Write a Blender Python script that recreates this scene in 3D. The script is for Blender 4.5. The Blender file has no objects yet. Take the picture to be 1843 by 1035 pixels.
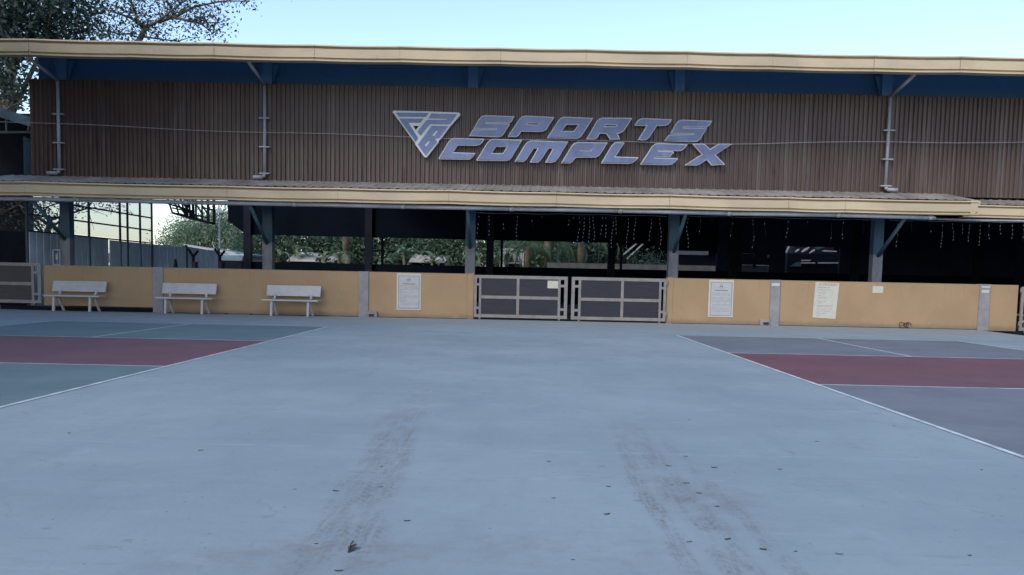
import bpy, bmesh, math, random
from mathutils import Vector, Matrix
from mathutils.geometry import tessellate_polygon
R = math.radians
random.seed(7)
SC = bpy.context.scene
COL = SC.collection

# ------------------------------------------------------------------ camera
F, PIT, YAW, ROL, H0 = 1569.05, -0.080152, -0.0061485, 0.0207778, 1.1235
PX, PY = 921.5, 629.33                       # principal point in photo pixels
cyw, syw, cpt, spt, crl, srl = (math.cos(YAW), math.sin(YAW), math.cos(PIT), math.sin(PIT), math.cos(ROL), math.sin(ROL))
def w_of(x, y, z):
    y, z = cpt*y - spt*z, spt*y + cpt*z
    return Vector((cyw*x + syw*y, -syw*x + cyw*y, z))
def ray(px, py):
    u, v = (px-PX)/F, (py-PY)/F
    u, v = crl*u + srl*v, -srl*u + crl*v
    return w_of(u, 1.0, -v)
def at(px, py, Y):                            # photo pixel -> (X, Z) on the upright plane y = Y
    r = ray(px, py); t = Y/r.y
    return r.x*t, H0 + r.z*t
def gr(px, py, Z=0.0):                        # photo pixel -> (X, Y) on the level z = Z
    r = ray(px, py); t = (Z-H0)/r.z
    return r.x*t, r.y*t
cam_d = bpy.data.cameras.new('camera'); cam = bpy.data.objects.new('camera', cam_d); COL.objects.link(cam)
right = w_of(crl, 0, srl); up = w_of(-srl, 0, crl); fwd = w_of(0, 1, 0)
M = Matrix((( right.x, up.x, -fwd.x, 0), (right.y, up.y, -fwd.y, 0), (right.z, up.z, -fwd.z, H0), (0, 0, 0, 1)))
cam.matrix_world = M
cam_d.sensor_width = 36; cam_d.lens = F/1843*36
cam_d.shift_x = 0; cam_d.shift_y = (PY-517.5)/1843
cam_d.clip_start = 0.05; cam_d.clip_end = 3000
SC.camera = cam

# ------------------------------------------------------------------ sky, sun, exposure
SUN_EL, SUN_ROT = R(42), R(217)
wd = bpy.data.worlds.new('World'); SC.world = wd; wd.use_nodes = True
nt = wd.node_tree; nt.nodes.clear()
sk = nt.nodes.new('ShaderNodeTexSky'); sk.sky_type = 'NISHITA'; sk.sun_disc = False
sk.sun_elevation = SUN_EL; sk.sun_rotation = SUN_ROT; sk.air_density = 1.0; sk.dust_density = 1.2; sk.ozone_density = 1.0
bg = nt.nodes.new('ShaderNodeBackground'); bg.inputs[1].default_value = 0.11
wo = nt.nodes.new('ShaderNodeOutputWorld')
nt.links.new(sk.outputs[0], bg.inputs[0]); nt.links.new(bg.outputs[0], wo.inputs[0])
sd = bpy.data.lights.new('sun', 'SUN'); sd.energy = 0.65; sd.angle = R(14); sd.color = (1.0, 0.93, 0.84)
sun = bpy.data.objects.new('sun', sd); COL.objects.link(sun)
# low hazy sun behind and to the left of the camera
sdir = Vector((math.sin(SUN_ROT)*math.cos(SUN_EL), math.cos(SUN_ROT)*math.cos(SUN_EL), math.sin(SUN_EL)))
sun.rotation_euler = sdir.to_track_quat('Z', 'Y').to_euler(); sun.location = (0, 0, 30)
SC.view_settings.view_transform = 'Standard'; SC.view_settings.look = 'None'
SC.view_settings.exposure = 1.47; SC.view_settings.gamma = 1.0
SC.render.engine = 'CYCLES'
SC.cycles.max_bounces = 8; SC.cycles.diffuse_bounces = 5; SC.cycles.transparent_max_bounces = 12

# ------------------------------------------------------------------ materials
def nodes(name):
    m = bpy.data.materials.new(name); m.use_nodes = True
    t = m.node_tree; t.nodes.clear()
    o = t.nodes.new('ShaderNodeOutputMaterial'); b = t.nodes.new('ShaderNodeBsdfPrincipled')
    t.links.new(b.outputs[0], o.inputs[0])
    return m, t, b, o
def N(t, kind, **kw):
    n = t.nodes.new(kind)
    for k, v in kw.items(): setattr(n, k, v)
    return n
def noise(t, vec, scale, detail=4, rough=.6, stretch=None):
    if stretch:
        mp = N(t, 'ShaderNodeMapping'); mp.inputs['Scale'].default_value = stretch
        t.links.new(vec, mp.inputs[0]); vec = mp.outputs[0]
    n = N(t, 'ShaderNodeTexNoise'); n.inputs['Scale'].default_value = scale
    n.inputs['Detail'].default_value = detail; n.inputs['Roughness'].default_value = rough
    t.links.new(vec, n.inputs['Vector']); return n.outputs[0]
def ramp(t, fac, lo, hi, a=0., b=1.):
    m = N(t, 'ShaderNodeMapRange'); m.interpolation_type = 'SMOOTHSTEP'
    for i, v in ((1, lo), (2, hi), (3, a), (4, b)): m.inputs[i].default_value = v
    t.links.new(fac, m.inputs[0]); return m.outputs[0]
def mix(t, fac, a, b):
    m = N(t, 'ShaderNodeMix', data_type='RGBA')
    if isinstance(fac, float): m.inputs[0].default_value = fac
    else: t.links.new(fac, m.inputs[0])
    for i, c in ((6, a), (7, b)):
        if isinstance(c, tuple): m.inputs[i].default_value = (*c, 1) if len(c) == 3 else c
        else: t.links.new(c, m.inputs[i])
    return m.outputs[2]
def mth(t, op, a, b=None):
    m = N(t, 'ShaderNodeMath', operation=op)
    for i, c in enumerate((a, b)):
        if c is None: continue
        if isinstance(c, (int, float)): m.inputs[i].default_value = c
        else: t.links.new(c, m.inputs[i])
    return m.outputs[0]
def pos(t): return N(t, 'ShaderNodeNewGeometry').outputs['Position']
def bump(t, b, h, strength=.3, dist=.01):
    n = N(t, 'ShaderNodeBump'); n.inputs['Strength'].default_value = strength; n.inputs['Distance'].default_value = dist
    t.links.new(h, n.inputs['Height']); t.links.new(n.outputs[0], b.inputs['Normal'])
def plain(name, col, rough=.6, var=.25, scale=2.5, metal=0., stretch=None, spec=.4, bmp=0.):
    m, t, b, o = nodes(name)
    p = pos(t)
    n1 = noise(t, p, scale, 5, .65, stretch); n2 = noise(t, p, scale*9, 3, .6, stretch)
    f = mth(t, 'ADD', mth(t, 'MULTIPLY', n1, .7), mth(t, 'MULTIPLY', n2, .3))
    dk = tuple(c*(1-var) for c in col); lt = tuple(min(1, c*(1+var*.7)) for c in col)
    t.links.new(mix(t, ramp(t, f, .32, .68), dk, lt), b.inputs['Base Color'])
    b.inputs['Roughness'].default_value = rough; b.inputs['Metallic'].default_value = metal
    b.inputs['Specular IOR Level'].default_value = spec
    if bmp: bump(t, b, n2, bmp, .01)
    return m

def slab_mat():
    m, t, b, o = nodes('painted_slab')
    p = pos(t); s = N(t, 'ShaderNodeSeparateXYZ'); t.links.new(p, s.inputs[0]); x, y = s.outputs[0], s.outputs[1]
    big = noise(t, p, .35, 5, .6); mid = noise(t, p, 1.6, 6, .7); fine = noise(t, p, 22, 4, .7)
    strk = noise(t, p, 3.0, 6, .75, (1., .35, 1.))
    c = mix(t, ramp(t, big, .35, .65), (0.190, 0.244, 0.276), (0.230, 0.286, 0.318))
    c = mix(t, mth(t, 'MULTIPLY', ramp(t, strk, .45, .72), .5), c, (0.178, 0.217, 0.260))
    c = mix(t, mth(t, 'MULTIPLY', ramp(t, mid, .55, .75), .3), c, (0.297, 0.357, 0.420))
    c = mix(t, mth(t, 'MULTIPLY', ramp(t, fine, .6, .8), .35), c, (0.158, 0.194, 0.239))
    # duller, dustier concrete along the foot of the wall
    c = mix(t, mth(t, 'MULTIPLY', ramp(t, mth(t, 'ADD', y, mth(t, 'MULTIPLY', mid, 2.5)), 19.5, 25.0), .8), c, (0.218, 0.247, 0.265))
    # tyre tracks of dried mud
    def track(p0, p1, w, amt, c, ph):
        (x0, y0), (x1, y1) = p0, p1
        k = (x1-x0)/(y1-y0)
        wob = mth(t, 'MULTIPLY', mth(t, 'SUBTRACT', noise(t, p, .6, 2), .5), .25)
        d = mth(t, 'ABSOLUTE', mth(t, 'SUBTRACT', mth(t, 'ADD', x, wob), mth(t, 'ADD', mth(t, 'MULTIPLY', y, k), x0-k*y0)))
        core = ramp(t, d, w*.35, w, 1., 0.)
        tread = ramp(t, mth(t, 'SINE', mth(t, 'MULTIPLY', mth(t, 'ADD', y, mth(t, 'MULTIPLY', mth(t, 'ABSOLUTE', mth(t, 'SUBTRACT', d, w*.45)), 1.4)), 85.)), -.3, .3, -1., 1.)
        a = mth(t, 'MULTIPLY', core, ramp(t, noise(t, p, 2.2+ph, 5, .75), .36, .60))
        a = mth(t, 'MULTIPLY', a, ramp(t, noise(t, p, 5.+ph, 5, .8, (7., .6, 1.)), .40, .60, .12, 1.))
        a = mth(t, 'MULTIPLY', a, mth(t, 'ADD', .8, mth(t, 'MULTIPLY', tread, .2)))
        a = mth(t, 'MULTIPLY', a, ramp(t, y, max(y0, y1)-1.5, max(y0, y1)+2.5, 1., 0.))
        return mix(t, mth(t, 'MULTIPLY', a, amt), c, (.135, .138, .148))
    c = track(gr(620, 985), gr(745, 740), .17, .85, c, 0.)
    c = track(gr(545, 1010), gr(700, 760), .10, .8, c, .7)
    c = track(gr(1300, 985), gr(1165, 815), .13, .9, c, .3)
    c = track(gr(1215, 985), gr(1125, 815), .07, .95, c, 1.1)
    c = track(gr(1385, 985), gr(1230, 830), .06, .7, c, 1.5)
    def patch(px, py, rx, ry, amt, c, sc):
        x0, y0 = gr(px, py)
        dx = mth(t, 'MULTIPLY', mth(t, 'SUBTRACT', x, x0), 1/rx); dy = mth(t, 'MULTIPLY', mth(t, 'SUBTRACT', y, y0), 1/ry)
        d = mth(t, 'SQRT', mth(t, 'ADD', mth(t, 'MULTIPLY', dx, dx), mth(t, 'MULTIPLY', dy, dy)))
        a = mth(t, 'MULTIPLY', ramp(t, d, .3, 1.1, 1., 0.), ramp(t, noise(t, p, sc, 6, .8), .42, .68))
        return mix(t, mth(t, 'MULTIPLY', a, amt), c, (.165, .165, .175))
    c = patch(600, 1000, .55, .30, .8, c, 5.)
    c = patch(420, 1010, .5, .22, .5, c, 7.)
    c = patch(950, 990, .8, .35, .35, c, 6.)
    c = patch(1280, 900, .35, .75, .6, c, 6.)
    c = patch(1500, 640, 1.5, 1.2, .3, c, 2.)
    # construction joints across the slab
    ck = N(t, 'ShaderNodeTexVoronoi', feature='DISTANCE_TO_EDGE'); ck.inputs['Scale'].default_value = .33
    wv = N(t, 'ShaderNodeVectorMath', operation='ADD'); ns = N(t, 'ShaderNodeTexNoise'); ns.inputs['Scale'].default_value = 1.5; ns.inputs['Detail'].default_value = 6
    t.links.new(p, ns.inputs['Vector']); t.links.new(p, wv.inputs[0]); t.links.new(ns.outputs['Color'], wv.inputs[1]); t.links.new(wv.outputs[0], ck.inputs['Vector'])
    c = mix(t, mth(t, 'MULTIPLY', mth(t, 'MULTIPLY', ramp(t, ck.outputs['Distance'], .0, .004, 1., 0.), ramp(t, mid, .45, .6)), .45), c, (.13, .14, .16))
    for yj, wj, am in ((gr(921, 811)[1], .035, .45), (gr(921, 662)[1], .03, .3), (1.716, 0.023, 0.336)):
        d = mth(t, 'ABSOLUTE', mth(t, 'SUBTRACT', y, yj))
        c = mix(t, mth(t, 'MULTIPLY', ramp(t, d, wj*.4, wj, 1., 0.), mth(t, 'MULTIPLY', ramp(t, strk, .42, .62), am*.7)), c, (0.297, 0.365, 0.428))
    gv = N(t, 'ShaderNodeTexVoronoi'); gv.inputs['Scale'].default_value = 9.; t.links.new(p, gv.inputs['Vector'])
    c = mix(t, mth(t, 'MULTIPLY', mth(t, 'MULTIPLY', ramp(t, gv.outputs['Distance'], .03, .10, 1., 0.), ramp(t, mid, .40, .60)), .75), c, (.07, .105, .12))
    sc_ = noise(t, p, 4., 6, .85, (.35, 2.2, 1.))
    c = mix(t, mth(t, 'MULTIPLY', ramp(t, sc_, .54, .70), .55), c, (.155, .185, .215))
    c = mix(t, mth(t, 'MULTIPLY', ramp(t, sc_, .30, .44, 1., 0.), .35), c, (.29, .33, .36))
    # scattered stains
    v = N(t, 'ShaderNodeTexVoronoi'); v.inputs['Scale'].default_value = 2.1; t.links.new(p, v.inputs['Vector'])
    c = mix(t, mth(t, 'MULTIPLY', ramp(t, v.outputs['Distance'], .02, .07, 1., 0.), .4), c, (0.106, 0.122, 0.143))
    st = noise(t, p, 5.5, 5, .8, (1., .5, 1.))
    c = mix(t, mth(t, 'MULTIPLY', ramp(t, st, .62, .75), .5), c, (0.145, 0.167, 0.197))
    t.links.new(c, b.inputs['Base Color'])
    t.links.new(ramp(t, mid, .3, .7, .55, .8), b.inputs['Roughness']); b.inputs['Specular IOR Level'].default_value = .3
    bump(t, b, fine, .25, .01)
    return m
def court_mat(name, col, wear):
    m, t, b, o = nodes(name); p = pos(t)
    a = noise(t, p, .9, 6, .7); f = noise(t, p, 4, 5, .75, (.5, 1.2, 1)); g = noise(t, p, 30, 3, .7)
    c = mix(t, ramp(t, a, .35, .65), tuple(x*.9 for x in col), tuple(x*1.1 for x in col))
    c = mix(t, mth(t, 'MULTIPLY', ramp(t, f, .5, .78), .55), c, wear)
    c = mix(t, mth(t, 'MULTIPLY', ramp(t, g, .6, .8), .3), c, tuple(x*.6 for x in col))
    t.links.new(c, b.inputs['Base Color']); b.inputs['Roughness'].default_value = .65
    b.inputs['Specular IOR Level'].default_value = .3; bump(t, b, g, .2, .01)
    return m
def siding_mat():
    m, t, b, o = nodes('brown_sheet'); p = pos(t)
    streak = noise(t, p, 3.2, 4, .75, (1., 1., .05)); broad = noise(t, p, .28, 3, .6, (1., 1., .5)); fine = noise(t, p, 9, 3, .8, (1, 1, .06))
    c = mix(t, ramp(t, broad, .4, .62), (.076, .048, .043), (.096, .066, .056))
    c = mix(t, mth(t, 'MULTIPLY', ramp(t, streak, .50, .68), .75), c, (.14, .115, .108))
    c = mix(t, mth(t, 'MULTIPLY', ramp(t, fine, .55, .7), .7), c, (.024, .015, .015))
    fine2 = noise(t, p, 8.3, 2, .8, (1, 1, .03))
    c = mix(t, mth(t, 'MULTIPLY', ramp(t, fine2, .60, .72), .55), c, (.19, .165, .155))
    rust = noise(t, p, .9, 4, .7, (1, 1, .4))
    c = mix(t, mth(t, 'MULTIPLY', ramp(t, rust, .6, .75), .4), c, (.085, .055, .035))
    # sheets of cladding meet every metre or so: each sheet weathered a little differently
    s = N(t, 'ShaderNodeSeparateXYZ'); t.links.new(p, s.inputs[0])
    sh = N(t, 'ShaderNodeTexWhiteNoise', noise_dimensions='1D'); t.links.new(mth(t, 'FLOOR', mth(t, 'MULTIPLY', s.outputs[0], 1/.944)), sh.inputs['W'])
    c = mix(t, mth(t, 'MULTIPLY', sh.outputs['Value'], .35), c, (.036, .023, .022))
    t.links.new(c, b.inputs['Base Color']); b.inputs['Roughness'].default_value = .4
    b.inputs['Specular IOR Level'].default_value = .35
    return m
def fascia_mat(name, col):
    m, t, b, o = nodes(name); p = pos(t)
    n1 = noise(t, p, .5, 4, .6, (1, 1, 2)); n2 = noise(t, p, 6, 5, .7, (.25, 1, 1)); n3 = noise(t, p, 9, 4, .7, (1, 1, .2))
    c = mix(t, ramp(t, n1, .35, .65), tuple(x*.86 for x in col), tuple(x*1.06 for x in col))
    c = mix(t, mth(t, 'MULTIPLY', ramp(t, n2, .55, .75), .4), c, (.30, .28, .24))
    c = mix(t, mth(t, 'MULTIPLY', ramp(t, n3, .6, .8), .3), c, (.22, .2, .17))
    t.links.new(c, b.inputs['Base Color']); b.inputs['Roughness'].default_value = .45
    return m
def wall_mat():
    m, t, b, o = nodes('beige_wall'); p = pos(t); s = N(t, 'ShaderNodeSeparateXYZ'); t.links.new(p, s.inputs[0])
    n1 = noise(t, p, .7, 4, .6); n2 = noise(t, p, 7, 5, .7); n3 = noise(t, p, 5, 5, .75, (1, 1, .25))
    c = mix(t, ramp(t, n1, .35, .65), (0.276, 0.185, 0.102), (0.314, 0.211, 0.117))
    c = mix(t, mth(t, 'MULTIPLY', ramp(t, n3, .5, .75), .3), c, (0.235, 0.163, 0.100))
    c = mix(t, mth(t, 'MULTIPLY', ramp(t, mth(t, 'ADD', s.outputs[2], mth(t, 'MULTIPLY', n2, .16)), .09, .26, 1., 0.), .75), c, (0.152, 0.117, 0.086))
    c = mix(t, mth(t, 'MULTIPLY', ramp(t, mth(t, 'SUBTRACT', s.outputs[2], mth(t, 'MULTIPLY', n2, .07)), 1.18, 1.22), .45), c, (0.221, 0.163, 0.105))
    dr = noise(t, p, 6.5, 4, .8, (1, 1, .06))
    c = mix(t, mth(t, 'MULTIPLY', mth(t, 'MULTIPLY', ramp(t, dr, .56, .70), ramp(t, s.outputs[2], .5, 1.25)), .38), c, (.17, .125, .08))
    bl = noise(t, p, 2.1, 6, .8)
    c = mix(t, mth(t, 'MULTIPLY', ramp(t, bl, .58, .66), .22), c, (.36, .29, .19))
    t.links.new(c, b.inputs['Base Color']); b.inputs['Roughness'].default_value = .8; bump(t, b, n2, .25, .01)
    return m
def column_mat():
    m, t, b, o = nodes('column_paint'); p = pos(t); s = N(t, 'ShaderNodeSeparateXYZ'); t.links.new(p, s.inputs[0])
    n = noise(t, p, 5, 4, .7, (1, 1, .3))
    lo = mix(t, ramp(t, n, .4, .65), (.19, .185, .21), (.12, .125, .155))
    hi = mix(t, ramp(t, n, .4, .65), (.028, .075, .125), (.02, .055, .10))
    hi = mix(t, ramp(t, s.outputs[2], 6.3, 6.5), hi, (.055, .16, .30))
    f = ramp(t, mth(t, 'ADD', s.outputs[2], mth(t, 'MULTIPLY', n, .1)), 2.07, 2.13)
    t.links.new(mix(t, f, lo, hi), b.inputs['Base Color']); b.inputs['Roughness'].default_value = .6
    return m
def leaf_mat(name, a, bcol, trans=.35):
    m, t, b, o = nodes(name); p = pos(t)
    n = noise(t, p, .8, 3, .6); n2 = noise(t, p, 6, 2)
    f = mth(t, 'ADD', mth(t, 'MULTIPLY', n, .6), mth(t, 'MULTIPLY', n2, .4))
    c = mix(t, ramp(t, f, .35, .65), a, bcol)
    t.links.new(c, b.inputs['Base Color']); b.inputs['Roughness'].default_value = .6
    tr = N(t, 'ShaderNodeBsdfTranslucent'); t.links.new(c, tr.inputs[0])
    ms = N(t, 'ShaderNodeMixShader'); ms.inputs[0].default_value = trans
    t.links.new(b.outputs[0], ms.inputs[1]); t.links.new(tr.outputs[0], ms.inputs[2]); t.links.new(ms.outputs[0], o.inputs[0])
    return m
def net_mat():
    m, t, b, o = nodes('sheer_netting')
    b.inputs['Base Color'].default_value = (.2, .28, .38, 1)
    tr = N(t, 'ShaderNodeBsdfTransparent'); ms = N(t, 'ShaderNodeMixShader'); ms.inputs[0].default_value = .28
    t.links.new(tr.outputs[0], ms.inputs[1]); t.links.new(b.outputs[0], ms.inputs[2]); t.links.new(ms.outputs[0], o.inputs[0])
    return m

MT = dict(
    slab=slab_mat(), siding=siding_mat(), fascia=fascia_mat('beige_gutter', (.45, .36, .235)), wall=wall_mat(), column=column_mat(),
    court=court_mat('court_blue', (.130, .150, .178), (.175, .19, .205)), court_l=court_mat('court_teal', (.102, .152, .172), (.155, .185, .195)),
    red=court_mat('court_maroon', (.128, .06, .074), (.15, .115, .125)),
    line=plain('line_paint', (.43, .48, .52), .7, .3, 4), earth=plain('bare_earth', (.13, .12, .10), .95, .4, 1.2, bmp=.5),
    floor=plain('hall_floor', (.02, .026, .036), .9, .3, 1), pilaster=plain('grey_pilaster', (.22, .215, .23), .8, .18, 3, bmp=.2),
    white=plain('bench_paint', (.37, .36, .37), .55, .12, 3, bmp=.1), gate=plain('gate_paint', (.20, .185, .18), .55, .2, 4),
    slat=plain('gate_sheet', (.024, .025, .038), .5, .3, 6, stretch=(.4, 1, 4)), dark=plain('dark_steel', (.012, .016, .026), .7, .3, 3, spec=.1),
    soffit=plain('blue_underside', (.048, .145, .30), .55, .1, .8), pvc=plain('grey_pvc', (.27, .28, .31), .5, .2, 2, stretch=(1, 1, 1)),
    pvcteal=plain('teal_pvc', (.06, .12, .16), .5, .2, 2), tin=plain('dusty_tin', (.24, .225, .21), .6, .4, 1.6, stretch=(1, .4, 1)),
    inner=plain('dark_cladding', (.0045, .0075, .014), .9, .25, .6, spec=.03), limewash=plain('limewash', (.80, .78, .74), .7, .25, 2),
    leafr=leaf_mat('leaf_round', (.11, .18, .11), (.20, .28, .18)),
    innern=plain('navy_cladding', (.020, .032, .07), .9, .3, .6, spec=.03),  # lighter copy of the dark cladding: light missing on the right put into colour
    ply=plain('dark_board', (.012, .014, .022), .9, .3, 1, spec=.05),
    rim=plain('sign_rim', (.42, .43, .45), .35, .15, 6), face=plain('sign_blue', (.118, .15, .285), .28, .3, 1.3),
    faceb=plain('sign_navy', (.075, .13, .26), .3, .2, 1.2),
    wire=plain('cable_sheath', (.28, .25, .27), .6, .1), bulb=plain('bulb_plastic', (.13, .14, .165), .3, .2),
    paper=plain('paper', (.45, .435, .38), .8, .08, 8), sheet=plain('notice_sheet', (.36, .37, .38), .5, .08, 8),
    ink=plain('grey_ink', (.23, .235, .26), .8, .2, 10), inkd=plain('dark_ink', (.12, .125, .14), .8, .2, 10), inkg=plain('green_ink', (.03, .08, .06), .8, .1),
    inkr=plain('red_ink', (.26, .12, .12), .8, .1), frame=plain('frame_grey', (.27, .25, .26), .5, .1),
    fence=plain('teal_sheet', (.55, .62, .68), .5, .25, 1.2, stretch=(1, 1, .3)), rail=plain('navy_rail', (.02, .045, .075), .5, .2),
    net=net_mat(), bark=plain('bark', (.11, .095, .085), .9, .35, 4, bmp=.6), barkp=plain('pale_bark', (.20, .16, .11), .9, .35, 4, bmp=.6),
    leafd=leaf_mat('leaf_dark', (.012, .03, .024), (.028, .055, .034), .15), leafm=leaf_mat('leaf_mid', (.05, .10, .055), (.125, .18, .105)),
    leafb=leaf_mat('leaf_banana', (.08, .15, .08), (.17, .25, .14)), leafp=leaf_mat('leaf_palm', (.05, .11, .06), (.11, .18, .09)),
    stone=plain('pale_render', (.36, .33, .30), .85, .35, 1.2), whitew=plain('white_metal', (.55, .56, .57), .4, .1),
    shedroof=plain('pale_blue_roof', (.10, .17, .21), .5, .3, 1), tarp=plain('teal_tarp', (.10, .17, .21), .5, .3, 1),
    black=plain('black_rubber', (.012, .012, .014), .6, .2), twig=plain('dry_leaf', (.045, .04, .035), .9, .4, 20),
)

# ------------------------------------------------------------------ builders
class MB:
    def __init__(s): s.v = []; s.f = []
    def add(s, vs, fs):
        n = len(s.v); s.v += [tuple(v) for v in vs]; s.f += [tuple(i+n for i in f) for f in fs]; return s
    def box(s, x0, x1, y0, y1, z0, z1):
        v = [(x, y, z) for z in (z0, z1) for y in (y0, y1) for x in (x0, x1)]
        return s.add(v, [(0, 2, 3, 1), (4, 5, 7, 6), (0, 1, 5, 4), (2, 6, 7, 3), (0, 4, 6, 2), (1, 3, 7, 5)])
    def bar(s, p, q, r, n=8, r2=None, w=None):
        p, q = Vector(p), Vector(q); d = (q-p).normalized(); a = d.orthogonal().normalized() if w is None else Vector(w); b = d.cross(a).normalized(); a = b.cross(d)
        r2 = r if r2 is None else r2
        vs = []
        for c, rr in ((p, r), (q, r2)):
            for i in range(n):
                t = 2*math.pi*(i+.5)/n; vs.append(c + a*math.cos(t)*rr + b*math.sin(t)*rr)
        fs = [(i, (i+1) % n, n+(i+1) % n, n+i) for i in range(n)] + [tuple(range(n-1, -1, -1)), tuple(range(n, 2*n))]
        return s.add(vs, fs)
    def rect(s, p, q, w, h, upv=(0, 0, 1)):     # rectangular member
        p, q = Vector(p), Vector(q); d = (q-p).normalized(); u = Vector(upv); a = d.cross(u).normalized(); u = a.cross(d)
        vs = [c + a*i*w/2 + u*j*h/2 for c in (p, q) for i, j in ((-1, -1), (1, -1), (1, 1), (-1, 1))]
        return s.add(vs, [(0, 3, 2, 1), (4, 5, 6, 7), (0, 1, 5, 4), (1, 2, 6, 5), (2, 3, 7, 6), (3, 0, 4, 7)])
    def prism(s, loops, y0, y1):                # loops in (x, z): outer + holes, extruded y0 (front) .. y1 (back)
        tri = tessellate_polygon([[Vector((x, z, 0)) for x, z in l] for l in loops])
        fl = [p for l in loops for p in l]; n = len(fl)
        vs = [(x, y0, z) for x, z in fl] + [(x, y1, z) for x, z in fl]
        fs = [tuple(t) for t in tri] + [tuple(i+n for i in t) for t in tri]
        k = 0
        for l in loops:
            m = len(l)
            for i in range(m):
                a, b = k+i, k+(i+1) % m; fs.append((a, b, b+n, a+n))
            k += m
        return s.add(vs, fs)
    def extr(s, prof, x0, x1, closed=False):     # profile (y, z) swept along x
        n = len(prof); vs = [(x0, y, z) for y, z in prof] + [(x1, y, z) for y, z in prof]
        fs = [(i, (i+1) % n, n+(i+1) % n, n+i) for i in range(n if closed else n-1)]
        if closed: fs += [tuple(range(n)), tuple(range(2*n-1, n-1, -1))]
        return s.add(vs, fs)
    def tube(s, pts, r, n=6):
        for a, b in zip(pts, pts[1:]): s.bar(a, b, r, n)
        return s
    def build(s, name, mat, parent=None, bevel=0., smooth=False, recalc=True):
        me = bpy.data.meshes.new(name); off = Vector((0, 0, 0))
        if parent is not None:
            off = world_loc(parent)
        me.from_pydata([tuple(Vector(v)-off) for v in s.v], [], s.f)
        if recalc:
            bm = bmesh.new(); bm.from_mesh(me); bmesh.ops.recalc_face_normals(bm, faces=bm.faces); bm.to_mesh(me); bm.free()
        me.materials.append(mat)
        if smooth:
            for p in me.polygons: p.use_smooth = True
        o = bpy.data.objects.new(name, me); COL.objects.link(o)
        if parent is not None: o.parent = parent
        if bevel:
            bv = o.modifiers.new('bevel', 'BEVEL'); bv.width = bevel; bv.segments = 2; bv.limit_method = 'ANGLE'
        return o
def world_loc(o):
    v = Vector(o.location)
    while o.parent: o = o.parent; v += Vector(o.location)
    return v
def tag(o, label=None, cat=None, group=None, kind=None):
    if label: o['label'] = label
    if cat: o['category'] = cat
    if group: o['group'] = group
    if kind: o['kind'] = kind
    return o
def thing(name, loc, label, cat, group=None):
    o = bpy.data.objects.new(name, None); COL.objects.link(o); o.location = loc; o.empty_display_size = .2
    return tag(o, label, cat, group)
def copy_tree(o, parent=None):
    c = o.copy(); COL.objects.link(c)
    if parent is not None: c.parent = parent
    for ch in list(o.children): copy_tree(ch, c)
    return c
def solid_origin(mb, name, mat, org, **kw):     # a one-mesh thing with its origin at its base
    e = MB(); e.v = [tuple(Vector(v)-Vector(org)) for v in mb.v]; e.f = mb.f
    o = e.build(name, mat, **kw); o.location = org; return o

# ------------------------------------------------------------------ ground
D = 24.35                                      # front face of the low wall
g = MB().add([(-600, -100, -.2), (600, -100, -.2), (600, 1200, -.2), (-600, 1200, -.2)], [(0, 1, 2, 3)])
tag(g.build('ground', MT['earth']), kind='structure')
xr, yr = gr(1843, 604); xq, yq = gr(1786, 597)
sl = [(-60, -30), (60, -30), (60, yr-6), (xr+1.6, yr-1.2), (xr, yr), (xq, min(yq, 24.3)), (12.7, 24.34), (-10.3, 24.34), (-10.3, 24.28), (-13.9, 24.28), (-14.15, 24.45), (-14.3, 24.9), (-14.5, 25.2), (-60, 25.2)]
s_ = MB(); n = len(sl)
s_.add([(x, y, 0) for x, y in sl] + [(x, y, -.19) for x, y in sl], [tuple(range(n)), tuple(range(2*n-1, n-1, -1))] + [(i, (i+1) % n, n+(i+1) % n, n+i) for i in range(n)])
tag(s_.build('court_slab', MT['slab']), kind='structure')
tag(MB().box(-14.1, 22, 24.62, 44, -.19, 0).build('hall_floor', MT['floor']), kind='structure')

def court(x0, x1, yf, cm):
    yb = yf-13.4; k1, k2 = yf-4.57, yf-8.84; z = .0022
    def sh(a, b, c, d, zz): return MB().add([(a, c, zz), (b, c, zz), (b, d, zz), (a, d, zz)], [(0, 1, 2, 3)])
    m = sh(x0, x1, yb, k2, z); m.add([(x0, k1, z), (x1, k1, z), (x1, yf, z), (x0, yf, z)], [(0, 1, 2, 3)])
    tag(m.build('court_surface', cm), kind='structure')
    tag(sh(x0, x1, k2, k1, z).build('court_kitchen_zone', MT['red']), kind='structure')
    l = MB(); w = .05; z = .0044
    def ln(a, b, c, d): l.add([(a, c, z), (b, c, z), (b, d, z), (a, d, z)], [(0, 1, 2, 3)])
    ln(x0, x0+w, yb, yf); ln(x1-w, x1, yb, yf)
    for y in (yf-w, k1, k2-w, yb): ln(x0+w, x1-w, y, y+w)
    xm = (x0+x1)/2; ln(xm-w/2, xm+w/2, k1+w, yf-w); ln(xm-w/2, xm+w/2, yb+w, k2-w)
    tag(l.build('court_markings', MT['line']), kind='structure')
court(-4.17-6.1, -4.17, 19.22, MT['court_l'])
court(3.40, 9.50, 18.78, MT['court'])

# ------------------------------------------------------------------ the sports hall
XL, XR = -14.7, 24.0
CX = [-13.14 + 5.86*i for i in range(7)]
hall = thing('sports_hall', (0, 25.2, 0), 'long open-sided sports hall with brown corrugated upper cladding, beige gutters and blue columns', 'building')
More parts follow.
